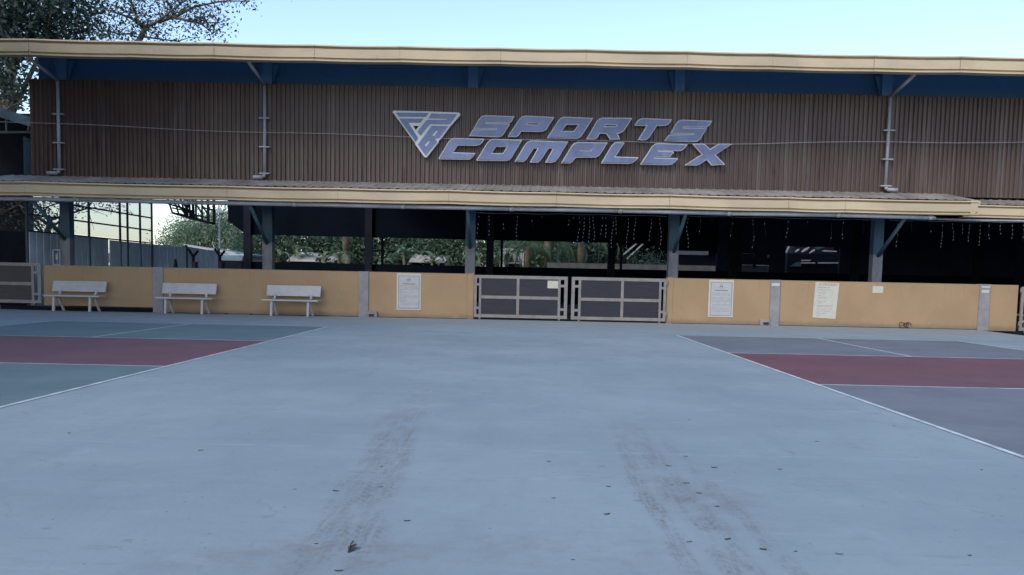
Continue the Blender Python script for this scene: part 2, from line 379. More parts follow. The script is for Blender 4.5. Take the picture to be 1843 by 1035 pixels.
# upper roof: gabled, blue-painted underside
rt = MB()
ey, ry, by_, ez, rz = 23.5, 34.0, 44.6, 7.12, 9.15
XO, YO = -8.2, 27.6                             # unseen rear left roof corner cut away to let skylight onto the fence
def zr(y): return ez + (y-ey)*(rz-ez)/(ry-ey) if y < ry else rz - (y-ry)*(rz-ez)/(by_-ry)
for x0_, x1_, ya_, yb_ in ((XL, XR, ey, YO), (XO, XR, YO, ry), (XO, XR, ry, by_)):
    vs = [(x, y, zr(y)+d) for d in (0, .05) for x, y in ((x0_, ya_), (x1_, ya_), (x1_, yb_), (x0_, yb_))]
    rt.add(vs, [(0, 3, 2, 1), (4, 5, 6, 7), (0, 1, 5, 4), (1, 2, 6, 5), (2, 3, 7, 6), (3, 0, 4, 7)])
roof = rt.build('roof', MT['soffit'], hall)
pl = MB()
for i in range(3):                              # purlins under the blue sheeting
    y = 24.6 + i*1.35; z = ez + (y-ey)*(rz-ez)/(ry-ey) - .035
    pl.box(XL+.1, XR-.1, y-.03, y+.03, z-.05, z+.03)
pl.build('purlins', MT['soffit'], roof)
# gutters: moulded beige fascia in lengths, each a little out of line
def gutter(name, y0, ztop, zbot, x0, x1, seams, wob, seed):
    rnd = random.Random(seed); mb = MB(); h = ztop-zbot
    prof = [(.30, 1.02), (.0, 1.0), (-.045, .985), (-.055, .90), (-.01, .86), (.035, .82), (.03, .78), (-.03, .75), (-.03, .22), (.03, .18), (.03, .13), (-.04, .09), (-.04, .0), (.22, .0), (.22, .04), (.0, .06)]
    xs = [x0]+seams+[x1]; dz_prev = rnd.uniform(-wob, wob)
    for k, (a, b) in enumerate(zip(xs, xs[1:])):
        dz_next = rnd.uniform(-wob, wob); sy = rnd.uniform(0, .02)
        m = 6
        for j in range(m):
            xa, xb = a+(b-a)*j/m, a+(b-a)*(j+1)/m - (.006 if j == m-1 else 0)
            za = dz_prev+(dz_next-dz_prev)*j/m; zb = dz_prev+(dz_next-dz_prev)*(j+1)/m
            bow = lambda x: -.022*math.sin(math.pi*(x-a)/(b-a))*rnd.choice([.6])
            P = [(y0+sy+py, zbot+h*pz) for py, pz in prof]; n = len(P)
            vs = [(xa, y, z+za+bow(xa)) for y, z in P]+[(xb, y, z+zb+bow(xb)) for y, z in P]
            mb.add(vs, [(i, i+1, n+i+1, n+i) for i in range(n-1)])
        dz_prev = dz_next
    return mb.build(name, MT['fascia'], hall, recalc=False)
seams_u = [-13.0+i*2.44 + (.2 if i % 2 else 0) for i in range(15)]
gutter('roof_gutter', 23.38, 7.17, 6.75, XL, XR, seams_u, .010, 3)
gutter('canopy_gutter', 23.38, 3.46, 3.09, XL, 12.10, [-13.2, -7.8, -4.85, -1.9, .95, 3.95, 7.1, 8.6], .010, 5)
ce = MB(); ce.prism([[(12.10, 3.46), (12.16, 3.44), (12.14, 3.35), (12.08, 3.30), (12.06, 3.16), (11.98, 3.09), (11.9, 3.09), (11.9, 3.46)]], 23.36, 23.6)
ce.build('gutter_end_cap', MT['fascia'], hall)
gutter('side_canopy_gutter', 24.30, 3.44, 3.10, 12.16, XR, [18.0], .004, 8)
# thin conduit and bits below the canopy
pv = MB(); pts = []
xp = XL
while xp < 10.9:
    nx = min(xp+2.9, 10.95); pv.bar((xp, 23.47, 3.005+.012*math.sin(xp)), (nx, 23.47, 3.005+.012*math.sin(nx)), .056, 10)
    pv.bar((nx-.09, 23.47, 3.005+.012*math.sin(nx)), (nx+.02, 23.47, 3.005+.012*math.sin(nx)), .066, 10); xp = nx
pv.bar((10.95, 23.47, 2.995), (11.05, 23.47, 2.99), .056, 10, r2=.028)
pv.build('drain_pipe', MT['pvc'], hall, smooth=True)
p2 = MB(); p2.tube([(11.0, 23.9, 3.0), (12.6, 23.9, 2.985), (14.4, 23.9, 3.0), (17.5, 23.9, 2.99)], .028, 8)
p2.build('conduit', MT['pvc'], hall)
# lower canopy roof: corrugated, rising to the cladding
def corr_roof(x0, x1, ya, za, yb, zb, pitch=.25):
    mb = MB(); xs = []; x = x0
    while x < x1:
        for dx, dz in ((0, 0), (.14, 0), (.165, .014), (.215, .014), (.24, 0)):
            if x+dx <= x1: xs.append((x+dx, dz))
        x += pitch
    n = len(xs); vs = [(x, ya, za+d) for x, d in xs]+[(x, yb, zb+d) for x, d in xs]
    mb.add(vs, [(i, i+1, n+i+1, n+i) for i in range(n-1)]); return mb
cr = corr_roof(XL, 12.15, 23.36, 3.462, 25.12, 3.80); cr.build('canopy_roof', MT['tin'], hall, recalc=False)
cr = corr_roof(12.16, XR, 24.28, 3.447, 25.12, 3.66); cr.build('side_canopy_roof', MT['tin'], hall, recalc=False)
cs = MB(); cs.box(XL, 12.1, 23.62, 23.66, 3.16, 3.512); cs.box(12.16, XR, 24.54, 24.58, 3.16, 3.505); cs.box(XL, XR, 24.9, 25.06, 3.22, 3.48)
for x in CX: cs.rect((x, 23.65, 3.25), (x, 25.0, 3.5), .06, .08)
cs.build('canopy_framing', MT['dark'], hall)
# corrugated upper cladding
def siding(x0, x1, y, z0, z1, pitch, mat, name, dep=.052, facing=1):
    mb = MB(); xs = []; x = x0; rnd = random.Random(2)
    while x < x1:
        for dx, dy in ((0, 0), (.45, 0), (.58, -dep), (.86, -dep)): xs.append((x+dx*pitch, dy*facing))
        x += pitch
    xs.append((x, 0)); n = len(xs)
    vs = [(x, y+d, z0) for x, d in xs]+[(x, y+d, z1) for x, d in xs]
    mb.add(vs, [(i, n+i, n+i+1, i+1) for i in range(n-1)])
    return mb.build(name, mat, hall, recalc=False)
siding(-14.0, XR, 25.14, 3.72, 6.50, .128, MT['siding'], 'upper_cladding')
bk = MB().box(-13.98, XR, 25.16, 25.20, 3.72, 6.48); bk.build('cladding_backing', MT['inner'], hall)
for x in CX:
    MB().prism([[(x-.30, 7.10), (x+.30, 7.10), (x+.142, 6.55), (x-.142, 6.55)]], 25.38, 25.42).build('gusset', MT['column'], hall)
    MB().box(x-.14, x+.14, 25.26, 25.54, 0, 7.3).build('column', MT['column'], hall)
    MB().bar((x, 25.24, 2.02), (x, 23.62, 2.99), .05, 10).build('drain_brace', MT['pvcteal'], hall, smooth=True)
# rear side of the hall
RY = 42.4
for i in range(7):
    MB().box(CX[i]-.17, CX[i]+.17, RY-.2, RY+.15, 0, 7.1).build('rear_column', MT['dark'], hall)
    if 0 < i < 6: MB().bar((CX[i]+.55, RY+.6, 0), (CX[i]+.55, RY+.6, 3.4), .07, 8).build('rear_post', MT['dark'], hall)
xa = at(410, 380, RY)[0]; xb = at(443, 420, RY)[0]
x86 = at(1386, 460, RY)[0]
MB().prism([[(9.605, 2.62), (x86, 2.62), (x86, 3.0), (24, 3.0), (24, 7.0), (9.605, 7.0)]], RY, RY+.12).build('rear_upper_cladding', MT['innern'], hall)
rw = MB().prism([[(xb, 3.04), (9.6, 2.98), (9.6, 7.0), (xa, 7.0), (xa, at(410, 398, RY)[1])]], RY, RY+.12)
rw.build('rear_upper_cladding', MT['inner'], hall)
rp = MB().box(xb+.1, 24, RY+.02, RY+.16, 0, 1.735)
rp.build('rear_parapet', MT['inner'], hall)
# closed right part of the rear wall with strip openings
xw = [at(p, 460, RY)[0] for p in (1290, 1334, 1357, 1361, 1386, 1414, 1512)]
rc = MB(); rc.box(xw[0], xw[1], RY+.02, RY+.16, 1.735, 2.62); rc.box(xw[4], xw[5], RY+.02, RY+.16, 1.735, 3.0)
rc.box(xw[2], xw[3], RY, RY+.18, 1.9, 2.62); rc.box(xw[6], 24, RY+.02, RY+.16, 1.735, 3.0)
rc.box(xw[1], xw[4], RY+.02, RY+.16, 2.08, 2.42)
rc.build('rear_boarding', MT['innern'], hall)
# right gable wall, inside partition, so that the right bays are dark
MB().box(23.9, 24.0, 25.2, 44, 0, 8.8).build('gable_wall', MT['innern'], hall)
MB().box(-13.96, XR-.1, 25.56, 25.60, 6.40, 7.42).build('upper_blue_panel', MT['soffit'], hall)
# downspouts on the cladding
for k, (x, sgn) in enumerate(((-13.13, -1), (-7.28, -1), (10.31, 1))):
    mb = MB(); y = 25.02
    mb.tube([(x, 23.62, 6.76), (x, 23.68, 6.70), (x, y, 6.46), (x, y, 3.93)], .047, 10)
    mb.bar((x, 23.62, 6.70), (x, 23.62, 6.83), .06, 10)
    mb.tube([(x, y, 3.95), (x+.03*sgn, y-.04, 3.88), (x+.30*sgn, y-.12, 3.86)], .052, 10)
    dsp = mb.build('downspout', MT['pvc'], hall, smooth=True)
    for z in (5.52, 4.72, 3.98):
        MB().box(x-.15, x+.15, y-.065, y+.06, z-.018, z+.018).build('bracket', MT['pvc'], dsp)
# cable stretched along the cladding
cb = []
for i in range(61):
    x = -17.4 + i*(40/60); cb.append((x, 24.99, 5.06 + .0008*(x-2)**2 + (.02*math.sin(x*.9)) + (.09 if x > 6.3 else 0)*min(1, (x-6.3)/4)))
o = MB().tube(cb, .011, 5).build('cable', MT['wire']); tag(o, 'thin pale cable stretched across the brown corrugated cladding behind the sign', 'cable')

# ------------------------------------------------------------------ sign letters and emblem
SX = 9.856
def inset(poly, d):
    n = len(poly); A = sum(poly[i][0]*poly[(i+1) % n][1]-poly[(i+1) % n][0]*poly[i][1] for i in range(n)); s = 1 if A > 0 else -1
    out = []
    for i in range(n):
        p0, p1, p2 = (Vector(poly[i-1]), Vector(poly[i]), Vector(poly[(i+1) % n]))
        d1 = (p1-p0).normalized(); d2 = (p2-p1).normalized()
        n1 = Vector((-d1.y, d1.x))*s; n2 = Vector((-d2.y, d2.x))*s
        b = n1+n2
        if b.length < 1e-4: b = n1.copy()
        b.normalize(); k = d/max(.45, b.dot(n1)); out.append(tuple(p1+b*k))
    return out
def sgnpoly(org, pts, sc=SX): return [at(org[0]+x/sc, org[1]+y/sc, 24.93) for x, y in pts]
A_, B_, C_, D_ = (780, 195), (900, 195), (1020, 195), (1140, 200)
LET = [
 ('S', A_, [(630,490),(700,374),(1115,372),(1115,364),(706,362),(800,200),(850,140),(920,122),(1440,140),(1390,235),(1350,262),(940,256),(940,264),(1352,270),(1352,288),(1260,440),(1215,495),(1150,512)], []),
 ('P', B_, [(140,492),(330,200),(385,145),(450,128),(965,155),(870,300),(830,370),(775,405),(700,416),(375,410),(335,480),(290,508),(155,504)], [[(495,262),(685,270),(670,288),(478,282)]]),
 ('O', B_, [(835,520),(1030,215),(1080,165),(1140,148),(1655,170),(1480,440),(1430,510),(1370,535),(845,530)], [[(1180,290),(1385,292),(1310,402),(1100,400)]]),
 ('R', C_, [(345,548),(530,225),(580,180),(640,163),(1165,170),(1060,335),(1010,405),(950,440),(905,450),(945,548),(765,552),(740,510),(700,450),(590,445),(545,520),(500,550)], [[(695,292),(885,297),(870,318),(680,315)]]),
 ('T', D_, [(18,245),(75,165),(130,132),(200,125),(685,145),(650,205),(600,250),(550,260),(420,260),(280,470),(235,508),(180,516),(75,512),(232,260),(30,254)], []),
 ('S', D_, [(555,522),(610,440),(645,414),(1065,410),(1065,402),(652,398),(750,225),(800,170),(850,152),(1400,170),(1350,255),(1302,288),(890,286),(890,294),(1302,300),(1302,318),(1190,495),(1140,540),(1080,546),(565,532)], []),
 ('C', A_, [(88,888),(265,590),(310,545),(370,525),(905,540),(870,605),(825,645),(770,660),(430,660),(350,778),(745,792),(700,865),(650,905),(590,910),(100,902)], []),
 ('O', A_, [(762,918),(950,610),(1000,560),(1060,540),(1575,558),(1400,860),(1350,915),(1290,932),(775,928)], [[(1110,680),(1300,682),(1235,795),(1040,795)]]),
 ('M', B_, [(258,942),(440,640),(500,585),(560,568),(1210,590),(1030,890),(980,945),(910,965),(798,960),(935,715),(865,710),(725,920),(670,962),(527,957),(665,712),(600,708),(455,925),(410,950),(265,948)], []),
 ('P', C_, [(-98,965),(87,660),(137,612),(200,597),(728,605),(640,755),(580,835),(520,872),(160,872),(105,945),(60,974),(-92,974)], [[(255,730),(440,732),(425,748),(240,746)]]),
 ('L', C_, [(608,968),(800,650),(850,605),(910,598),(1028,605),(868,855),(1275,868),(1220,935),(1160,974),(1100,982),(618,978)], []),
 ('E', D_, [(122,942),(330,620),(380,580),(440,566),(965,590),(920,655),(860,700),(800,708),(715,706),(450,696),(450,704),(708,714),(722,742),(690,765),(658,812),(375,818),(375,827),(655,828),(795,838),(745,905),(690,945),(630,957),(132,950)], []),
 ('X', D_, [(1048,580),(1240,575),(1290,600),(1360,672),(1490,590),(1530,575),(1758,582),(1460,775),(1628,950),(1390,964),(1305,865),(1180,945),(1130,964),(900,962),(1212,765)], []),
]
def make_sign_word(name, items, label):
    e = thing(name, (2.2, 24.97, 4.4), label, 'sign')
    for ch, org, outer, holes in items:
        o = sgnpoly(org, outer); hs = [sgnpoly(org, h) for h in holes]
        body = MB().prism([o]+hs, 24.935, 25.06).build('letter', MT['rim'], e)
        fo = inset(o, .027); fh = [inset(h, -.024) for h in hs]
        MB().prism([fo]+fh, 24.915, 24.932).build('letter_face', MT['face'], body)
make_sign_word('word_sign', LET[:6], 'raised slanted violet-blue letters SPORTS with pale rims, upper line of the sign on brown cladding')
make_sign_word('word_sign', LET[6:], 'raised slanted violet-blue letters COMPLEX with pale rims, lower line of the sign on brown cladding')
em = thing('emblem_sign', (-2.66, 24.97, 4.5), 'inverted blue triangular emblem with pale rim left of the slanted letters', 'emblem')
eo, ES = (690, 180), 8.624
ep = lambda pts: sgnpoly(eo, pts, ES)
MB().prism([ep([(140,185),(160,163),(715,178),(1165,193),(1192,215),(1185,245),(1040,405),(885,610),(862,625),(855,655),(672,888),(638,888),(495,690),(490,665)]), ep([(460,398),(552,400),(502,465)])], 24.935, 25.06).build('emblem_body', MT['whitew'], em)
for pts, holes, mt in (
    ([(195,197),(703,203),(655,262),(240,258)], [], 'faceb'),
    ([(245,288),(622,292),(568,352),(385,350),(540,585),(500,650)], [], 'faceb'),
    ([(745,210),(1140,222),(1028,376),(722,370),(575,550),(527,492),(680,306),(985,310),(985,290),(700,283)], [], 'face'),
    ([(752,402),(1008,406),(872,585),(795,600),(835,645),(664,855),(642,850),(537,690)], [[(820,470),(855,470),(792,560),(742,560)], [(690,635),(732,638),(665,722),(636,700)]], 'face')):
    MB().prism([ep(pts)]+[ep(h) for h in holes], 24.912, 24.932).build('emblem_face', MT[mt], em)

# ------------------------------------------------------------------ low perimeter wall, pilasters
def low_wall(label, segs, pils, org, posts=()):
    e = thing('low_wall', org, label, 'wall')
    for a, b, z0 in segs: MB().box(a, b, D, D+.15, z0, 1.262).build('wall_panel', MT['wall'], e)
    for c, w in pils: MB().box(c-w/2, c+w/2, D-.035, D+.18, -.02, 1.268).build('pilaster', MT['pilaster'], e, bevel=.006)
    for a, b in posts: MB().box(a, b, D-.012, D+.17, 0, 1.275).build('gate_post', MT['wall'], e)
    return e
PW = .27
low_wall('long beige rendered low wall with grey pilasters, behind the three white benches',
         [(-13.28, -10.07-PW/2, .14), (-10.07+PW/2, -4.32-PW/2, .012), (-4.32+PW/2, -1.43, .012)], [(-10.07, PW+.02), (-4.32, PW)], (-7.3, D, 0), [(-1.427, -1.25)])
low_wall('beige rendered low wall with grey pilasters right of the double gate',
         [(4.293, 7.13-PW/2, .012), (7.13+PW/2, 12.93-PW/2, .012), (12.93+PW/2, 13.86, -.02)], [(7.13, PW), (12.93, PW+.03)], (9.0, D, 0), [(4.12, 4.29)])
o = MB().box(-14.6, -10.2, 24.50, 24.60, -.19, .10).build('drain_channel', MT['ply']); tag(o, kind='structure')

# ------------------------------------------------------------------ gates
def gate(x0, x1, z0, z1, label, flip, group=None):
    e = thing('metal_gate', ((x0+x1)/2, D-.02, 0), label, 'gate', group)
    s = -1 if flip else 1
    X = (lambda t: x0+t) if not flip else (lambda t: x1-t)
    def bx(a, b, c, d, y0=D-.06, y1=D): a, b = sorted((X(a), X(b))); return MB().box(a, b, y0, y1, c, d)
    L = x1-x0; m = .088
    fr = MB()
    def add(mb): fr.add(mb.v, mb.f)
    add(bx(0, L, z1-m, z1)); add(bx(0, L, z0, z0+m))
    cols = [(0, .07), (.135, .195), (1.18, 1.255), (L-.265, L-.195), (L-.09, L)]
    for a, b in cols: add(bx(a, b, z0+m, z1-m, D-.058, D-.002))
    zm = (z0+z1)/2 - .02
    add(bx(.195, 1.18, zm-.042, zm+.042, D-.056, D-.004)); add(bx(1.255, L-.265, zm-.042, zm+.042, D-.056, D-.004))
    for zz in (z0+.26, z1-.26):
        add(bx(.07, .135, zz-.035, zz+.035, D-.055, D-.005)); add(bx(L-.195, L-.09, zz-.035, zz+.035, D-.055, D-.005))
    fr.build('frame', MT['gate'], e)
    for a, b in ((.195, 1.18), (1.255, L-.265)):
        for c, d in ((z0+m, zm-.042), (zm+.042, z1-m)):
            mb = bx(a, b, c, d, D-.03, D-.02); k = int((d-c)/.036)
            for i in range(k):
                zz = c+(i+.5)*(d-c)/k; q = bx(a, b, zz-.010, zz+.010, D-.042, D-.03); mb.add(q.v, q.f)
            mb.build('slatted_panel', MT['slat'], e)
    for a in (.16, L-.22):
        xx = X(a); r = MB().bar((xx-.02, D-.03, z0-.03), (xx+.02, D-.03, z0-.03), .035, 12); r.box(xx-.03, xx+.03, D-.05, D-.01, z0-.02, z0+.0)
        r.build('roller', MT['gate'], e)
    for zz in (z1-.1, z0+.2):
        xx = X(-.02); MB().bar((xx, D-.05, zz-.06), (xx, D-.05, zz+.06), .022, 8).build('hinge', MT['gate'], e)
    return e
gate(-1.235, 1.36, .06, 1.235, 'left leaf of the grey double gate, with a white paper on its dark slats', False)
gate(1.47, 4.10, .05, 1.235, 'grey framed dark slatted gate leaf without paper, right half of the double gate', True)
gate(-16.6, -13.33, .19, 1.31, 'grey framed gate with navy panels left of the leftmost white bench', False)
gate(13.93, 17.2, 0, 1.22, 'grey metal gate edge at the right end of the beige wall', False)

# ------------------------------------------------------------------ benches
def bench():
    e = thing('bench', (0, 0, 0), 'white solid-back bench against the beige wall', 'bench', 'white benches along the beige wall')
    b = MB(); b.box(-.77, .77, -.02, .36, .405, .45); b.build('seat', MT['white'], e, bevel=.012)
    bk = MB(); th = .10
    v = [(x, y, z) for x in (-.75, .75) for y, z in ((.40, .54), (.445, .54), (.535, .835), (.49, .835))]
    bk.add(v, [(0, 1, 2, 3), (7, 6, 5, 4), (0, 4, 5, 1), (1, 5, 6, 2), (2, 6, 7, 3), (3, 7, 4, 0)]); bk.build('backrest', MT['white'], e, bevel=.010)
    for x in (-.50, .50):
        MB().rect((x, .05, .404), (x-.01, .03, 0), .062, .06, (0, 1, 0)).build('leg', MT['white'], e, bevel=.006)
        MB().rect((x-.005, .30, .404), (x+.03, .50, 0), .055, .06, (0, 1, 0)).build('leg', MT['white'], e, bevel=.006)
        MB().rect((x, .33, .452), (x, .44, .60), .055, .05, (0, 1, 0)).build('back_post', MT['white'], e, bevel=.005)
        MB().box(x-.025, x+.025, .04, .32, .372, .404).build('seat_bearer', MT['white'], e)
    return e
b0 = bench()
labs = ['white solid-back bench beside the grey gate, leftmost of the three benches', 'white solid-back bench in front of the grey pilaster, middle of the three benches',
        'white solid-back bench on the open stretch of beige wall, rightmost of the three benches']
for i, (px, lab) in enumerate(((128, labs[0]), (330, labs[1]), (521, labs[2]))):
    o = b0 if i == 0 else copy_tree(b0)
    x = at(px, 534, 23.72)[0]; o.location = (x, 23.72, 0); o.rotation_euler = (0, 0, R((-.6, .5, 0)[i])); o['label'] = lab

# ------------------------------------------------------------------ notices on wall and gate
def rows(mb_list, x0, x1, z0, z1, n, y, rnd, h=.012):
    zs = [z1-(i+.5)*(z1-z0)/n for i in range(n)]
    for z in zs:
        if rnd.random() < .12: continue
        x = x0 + rnd.uniform(0, .02)
        while x < x1-.02:
            w = min(rnd.uniform(.02, .07), x1-x); mb_list.box(x, x+w, y-.0012, y, z-h/2, z+h/2); x += w+rnd.uniform(.008, .016)
            if rnd.random() < .05: break
def framed_notice(x0, x1, z0, z1, label, seed):
    rnd = random.Random(seed); e = thing('notice_board', ((x0+x1)/2, D, z0), label, 'notice'); y = D-.012
    MB().box(x0, x1, y, D-.001, z0, z1).build('backing', MT['paper'], e, bevel=.006)
    fr = MB(); a, b, c, d = x0+.045, x1-.045, z0+.045, z1-.055; w = .02
    fr.box(a, b, y-.010, y, c, c+w); fr.box(a, b, y-.010, y, d-w, d); fr.box(a, a+w, y-.010, y, c+w, d-w); fr.box(b-w, b, y-.010, y, c+w, d-w)
    fr.build('frame', MT['frame'], e)
    MB().box(a+w, b-w, y-.004, y-.0005, c+w, d-w).build('sheet', MT['sheet'], e)
    ys = y-.004; cx = (a+b)/2
    em_ = MB(); pts = [(cx+.045*math.cos(t*math.pi/8), d-.115+.045*math.sin(t*math.pi/8)) for t in range(16)]
    em_.prism([pts, [(cx+(p[0]-cx)*.8, d-.115+(p[1]-d+.115)*.8) for p in pts]], ys-.0012, ys)
    em_.prism([[(cx, d-.04), (cx+.02, d-.068), (cx-.02, d-.068)]], ys-.0012, ys)
    for k in range(-5, 6): em_.box(cx+k*.016-.005, cx+k*.016+.005, ys-.0012, ys, d-.185+.0009*k*k, d-.172+.0009*k*k)
    em_.build('emblem', MT['ink'], e)
    g2 = MB(); g2.prism([[(cx-.038, d-.135), (cx-.006, d-.135), (cx-.018, d-.10), (cx-.034, d-.108)]], ys-.002, ys-.0012)
    g2.prism([[(cx+.038, d-.135), (cx+.006, d-.135), (cx+.018, d-.10), (cx+.034, d-.108)]], ys-.002, ys-.0012); g2.build('emblem_figure', MT['inkg'], e)
    tt = MB(); rows(tt, cx-.18, cx+.18, d-.255, d-.215, 1, ys, random.Random(3), .026); tt.build('heading', MT['inkd'], e)
    tx = MB(); rows(tx, a+.05, b-.04, c+.10, d-.27, 15, ys, rnd, .011); tx.build('writing', MT['ink'], e)
    return e
framed_notice(-3.40, -2.72, .215, 1.235, 'grey framed printed notice with small emblem on beige wall left of the double gate', 11)
framed_notice(5.29, 5.98, .20, 1.235, 'grey framed printed notice with small emblem on beige wall right of the double gate', 12)
def tarp_notice():
    rnd = random.Random(5); e = thing('paper_notice', (8.55, D, .25), 'unframed white printed sheet headed ATTENTION taped to the beige wall', 'notice'); y = D-.004
    MB().prism([[(8.20, .25), (8.84, .22), (8.90, 1.215), (8.24, 1.235)]], y, D-.0005).build('sheet', MT['paper'], e)
    cu = bpy.data.curves.new('heading_text', 'FONT'); cu.body = 'ATTENTION'; cu.size = .088; cu.extrude = .0006; cu.align_x = 'CENTER'
    to = bpy.data.objects.new('tmp', cu); COL.objects.link(to); dg = bpy.context.evaluated_depsgraph_get()
    me = bpy.data.meshes.new_from_object(to.evaluated_get(dg)); bpy.data.objects.remove(to)
    me.materials.clear(); me.materials.append(MT['inkr']); h = bpy.data.objects.new('heading', me); COL.objects.link(h); h.parent = e
    h.location = (.03, -.0052, .885); h.rotation_euler = (R(90), 0, 0)
    tx = MB()
    for (za, zb, nn, xe, hh) in ((1.065, 1.10, 1, 8.86, .018), (1.0, 1.035, 1, 8.70, .016), (.92, .955, 1, 8.56, .016), (.84, .875, 1, 8.74, .016), (.78, .82, 1, 8.55, .014), (.64, .74, 3, 8.78, .013), (.47, .60, 4, 8.74, .012), (.34, .45, 3, 8.80, .012), (.28, .33, 1, 8.45, .012)):
        rows(tx, 8.30, xe, za, zb, nn, y, rnd, hh)
    tx.build('writing', MT['ink'], e)
tarp_notice()
def paper(name, x0, x1, z0, z1, y, label, cat='paper', tilt=0.):
    o = solid_origin(MB().box(x0, x1, y-.003, y, z0, z1), name, MT['paper'], ((x0+x1)/2, y, z0)); tag(o, label, cat); o.rotation_euler = (0, tilt, 0); return o
paper('paper_sheet', .80, 1.11, .905, 1.115, D-.0425, 'blank off-white paper on the upper right dark panel of the left gate leaf', tilt=.01)
paper('paper_sheet', 9.83, 10.12, .965, 1.155, D-.001, 'blank off-white square paper on beige wall right of the ATTENTION sheet', tilt=.01)
paper('paper_label', 7.02, 7.24, 1.10, 1.18, D-.036, 'white tape strip near the top of the grey pilaster right of the gate', 'label')
paper('paper_label', 12.83, 13.06, 1.17, 1.215, D-.036, 'thin white strip at the top of the far right grey pilaster', 'label')
paper('paper_label', 12.83, 13.04, 1.03, 1.11, D-.036, 'white strip below the thin one on the far right grey pilaster', 'label')

# small grey junction blocks at the foot of pilasters
for x, sgn, lab in ((-4.06, 1, 'small grey slotted block at the foot of the pilaster left of the double gate'), (6.86, -1, 'small grey slotted block at the foot of the pilaster right of the double gate')):
    e = thing('socket_block', (x, D-.05, 0), lab, 'block')
    MB().box(x-.13, x+.13, D-.11, D-.002, 0, .16).build('block_body', MT['pilaster'], e, bevel=.01)
    MB().box(x-.10+(0 if sgn > 0 else .05), x+.05+(0 if sgn > 0 else .05), D-.118, D-.108, .02, .09).build('slot', MT['black'], e)
# coil of cable by the wall
cx_, cz_ = 10.75, 0
mb = MB()
for k, (dx, r, tl) in enumerate(((-.10, .085, .3), (.03, .065, -.2), (.11, .08, .4))):
    pts = [(cx_+dx+r*math.cos(a), D-.12+.03*k+.05*math.sin(a+tl), .088+.08*math.sin(a)*r/.085) for a in [i*math.pi/9 for i in range(15)]]
    mb.tube(pts, .009, 6)
o = solid_origin(mb, 'cable_coil', MT['black'], (cx_, D-.1, 0)); tag(o, 'black coil of cable lying on the ground at the foot of the beige wall', 'cable')
# lamp box on wall top
lx = at(104, 470, D+.1)[0]
e = thing('lantern', (lx, D+.08, 1.26), 'small unlit lantern in a grey rectangular frame standing on the left wall top', 'lantern')
f = MB(); w, h = .11, .44
f.box(lx-w, lx-w+.03, D+.03, D+.13, 1.262, 1.262+h); f.box(lx+w-.03, lx+w, D+.03, D+.13, 1.262, 1.262+h); f.box(lx-w+.03, lx+w-.03, D+.03, D+.13, 1.262, 1.29); f.box(lx-w+.03, lx+w-.03, D+.03, D+.13, 1.67, 1.70)
f.build('frame', MT['frame'], e)
gl = MB(); gl.bar((lx, D+.08, 1.42), (lx, D+.08, 1.55), .045, 10); gl.bar((lx, D+.08, 1.55), (lx, D+.08, 1.60), .045, 10, r2=.02); gl.bar((lx, D+.08, 1.29), (lx, D+.08, 1.42), .012, 6); gl.build('lamp', MT['pvc'], e)

# ------------------------------------------------------------------ icicle string lights
def lights(label, spec, cab):
    yS = 23.72; x0 = at(spec[0][0], 390, yS)[0]
    e = thing('string_lights', (x0, yS, 2.95), label, 'string lights', 'unlit icicle light strings under the lower eave')
    a = at(cab[0], cab[1], yS); b = at(cab[2], cab[3], yS); pts = []
    for i in range(25):
        t = i/24; pts.append((a[0]+(b[0]-a[0])*t, yS, a[1]+(b[1]-a[1])*t - .02*abs(math.sin(t*14))))
    MB().tube(pts, .006, 4).build('lead_cable', MT['pvcteal'], e)
    rnd = random.Random(int(x0*10)+99)
    for px, yb, br in spec:
        X, zb = at(px, yb, yS); zt = a[1]+(b[1]-a[1])*((X-a[0])/(b[0]-a[0])); zb = min(zb, zt-.08)
        mb = MB(); bl = MB(); z = zt; x = X; prev = (x, yS, z); amp = rnd.uniform(.01, .03); ph = rnd.uniform(0, 6)
        k = 0
        while z > zb:
            z -= rnd.uniform(.085, .12); x = X + amp*math.sin(ph+z*7) + rnd.uniform(-.006, .006); cur = (x, yS+rnd.uniform(-.01, .01), z)
            mb.bar(prev, cur, .0022, 3); prev = cur
            if rnd.random() < br: bl.bar((x, cur[1], z-.013), (x, cur[1], z+.013), .009, 5, r2=.006)
            k += 1
        nf = len(bl.f); bl.add(mb.v, mb.f); so = bl.build('light_strand', MT['bulb'], e, recalc=False); so.data.materials.append(MT['black'])
        for q in list(so.data.polygons)[nf:]: q.material_index = 1
lights('unlit icicle lights above the double gate, between its two blue columns',
       [(860,430,.9),(880,418,.7),(905,405,.5),(930,430,1),(958,408,.4),(975,404,.6),(1023,400,.5),(1033,389,.8),(1041,430,.9),(1050,430,.9),(1060,430,.9),(1068,432,1),(1082,417,.8),(1090,420,.8),(1101,444,.9),(1108,426,.9),(1123,407,.4),(1129,436,.8),(1142,423,1),(1170,426,.9),(1188,440,1)], (850, 382, 1200, 388))
lights('sparse unlit icicle lights right of the column beside the double gate',
       [(1237,441,1),(1259,421,.3),(1280,400,.2),(1316,425,.4),(1355,439,.5),(1377,423,.4),(1416,420,.3),(1454,404,.3),(1495,430,.4),(1517,426,.4),(1554,421,.4)], (1225, 388, 1575, 395))
lights('unlit icicle lights at the right end beyond the end of the lower gutter',
       [(1614,443,.6),(1640,415,.3),(1675,413,.5),(1694,443,.8),(1714,428,.8),(1733,414,1),(1744,428,.9),(1762,441,.9),(1780,428,.9),(1801,416,.8),(1820,428,1),(1840,430,.7)], (1600, 396, 1860, 400))

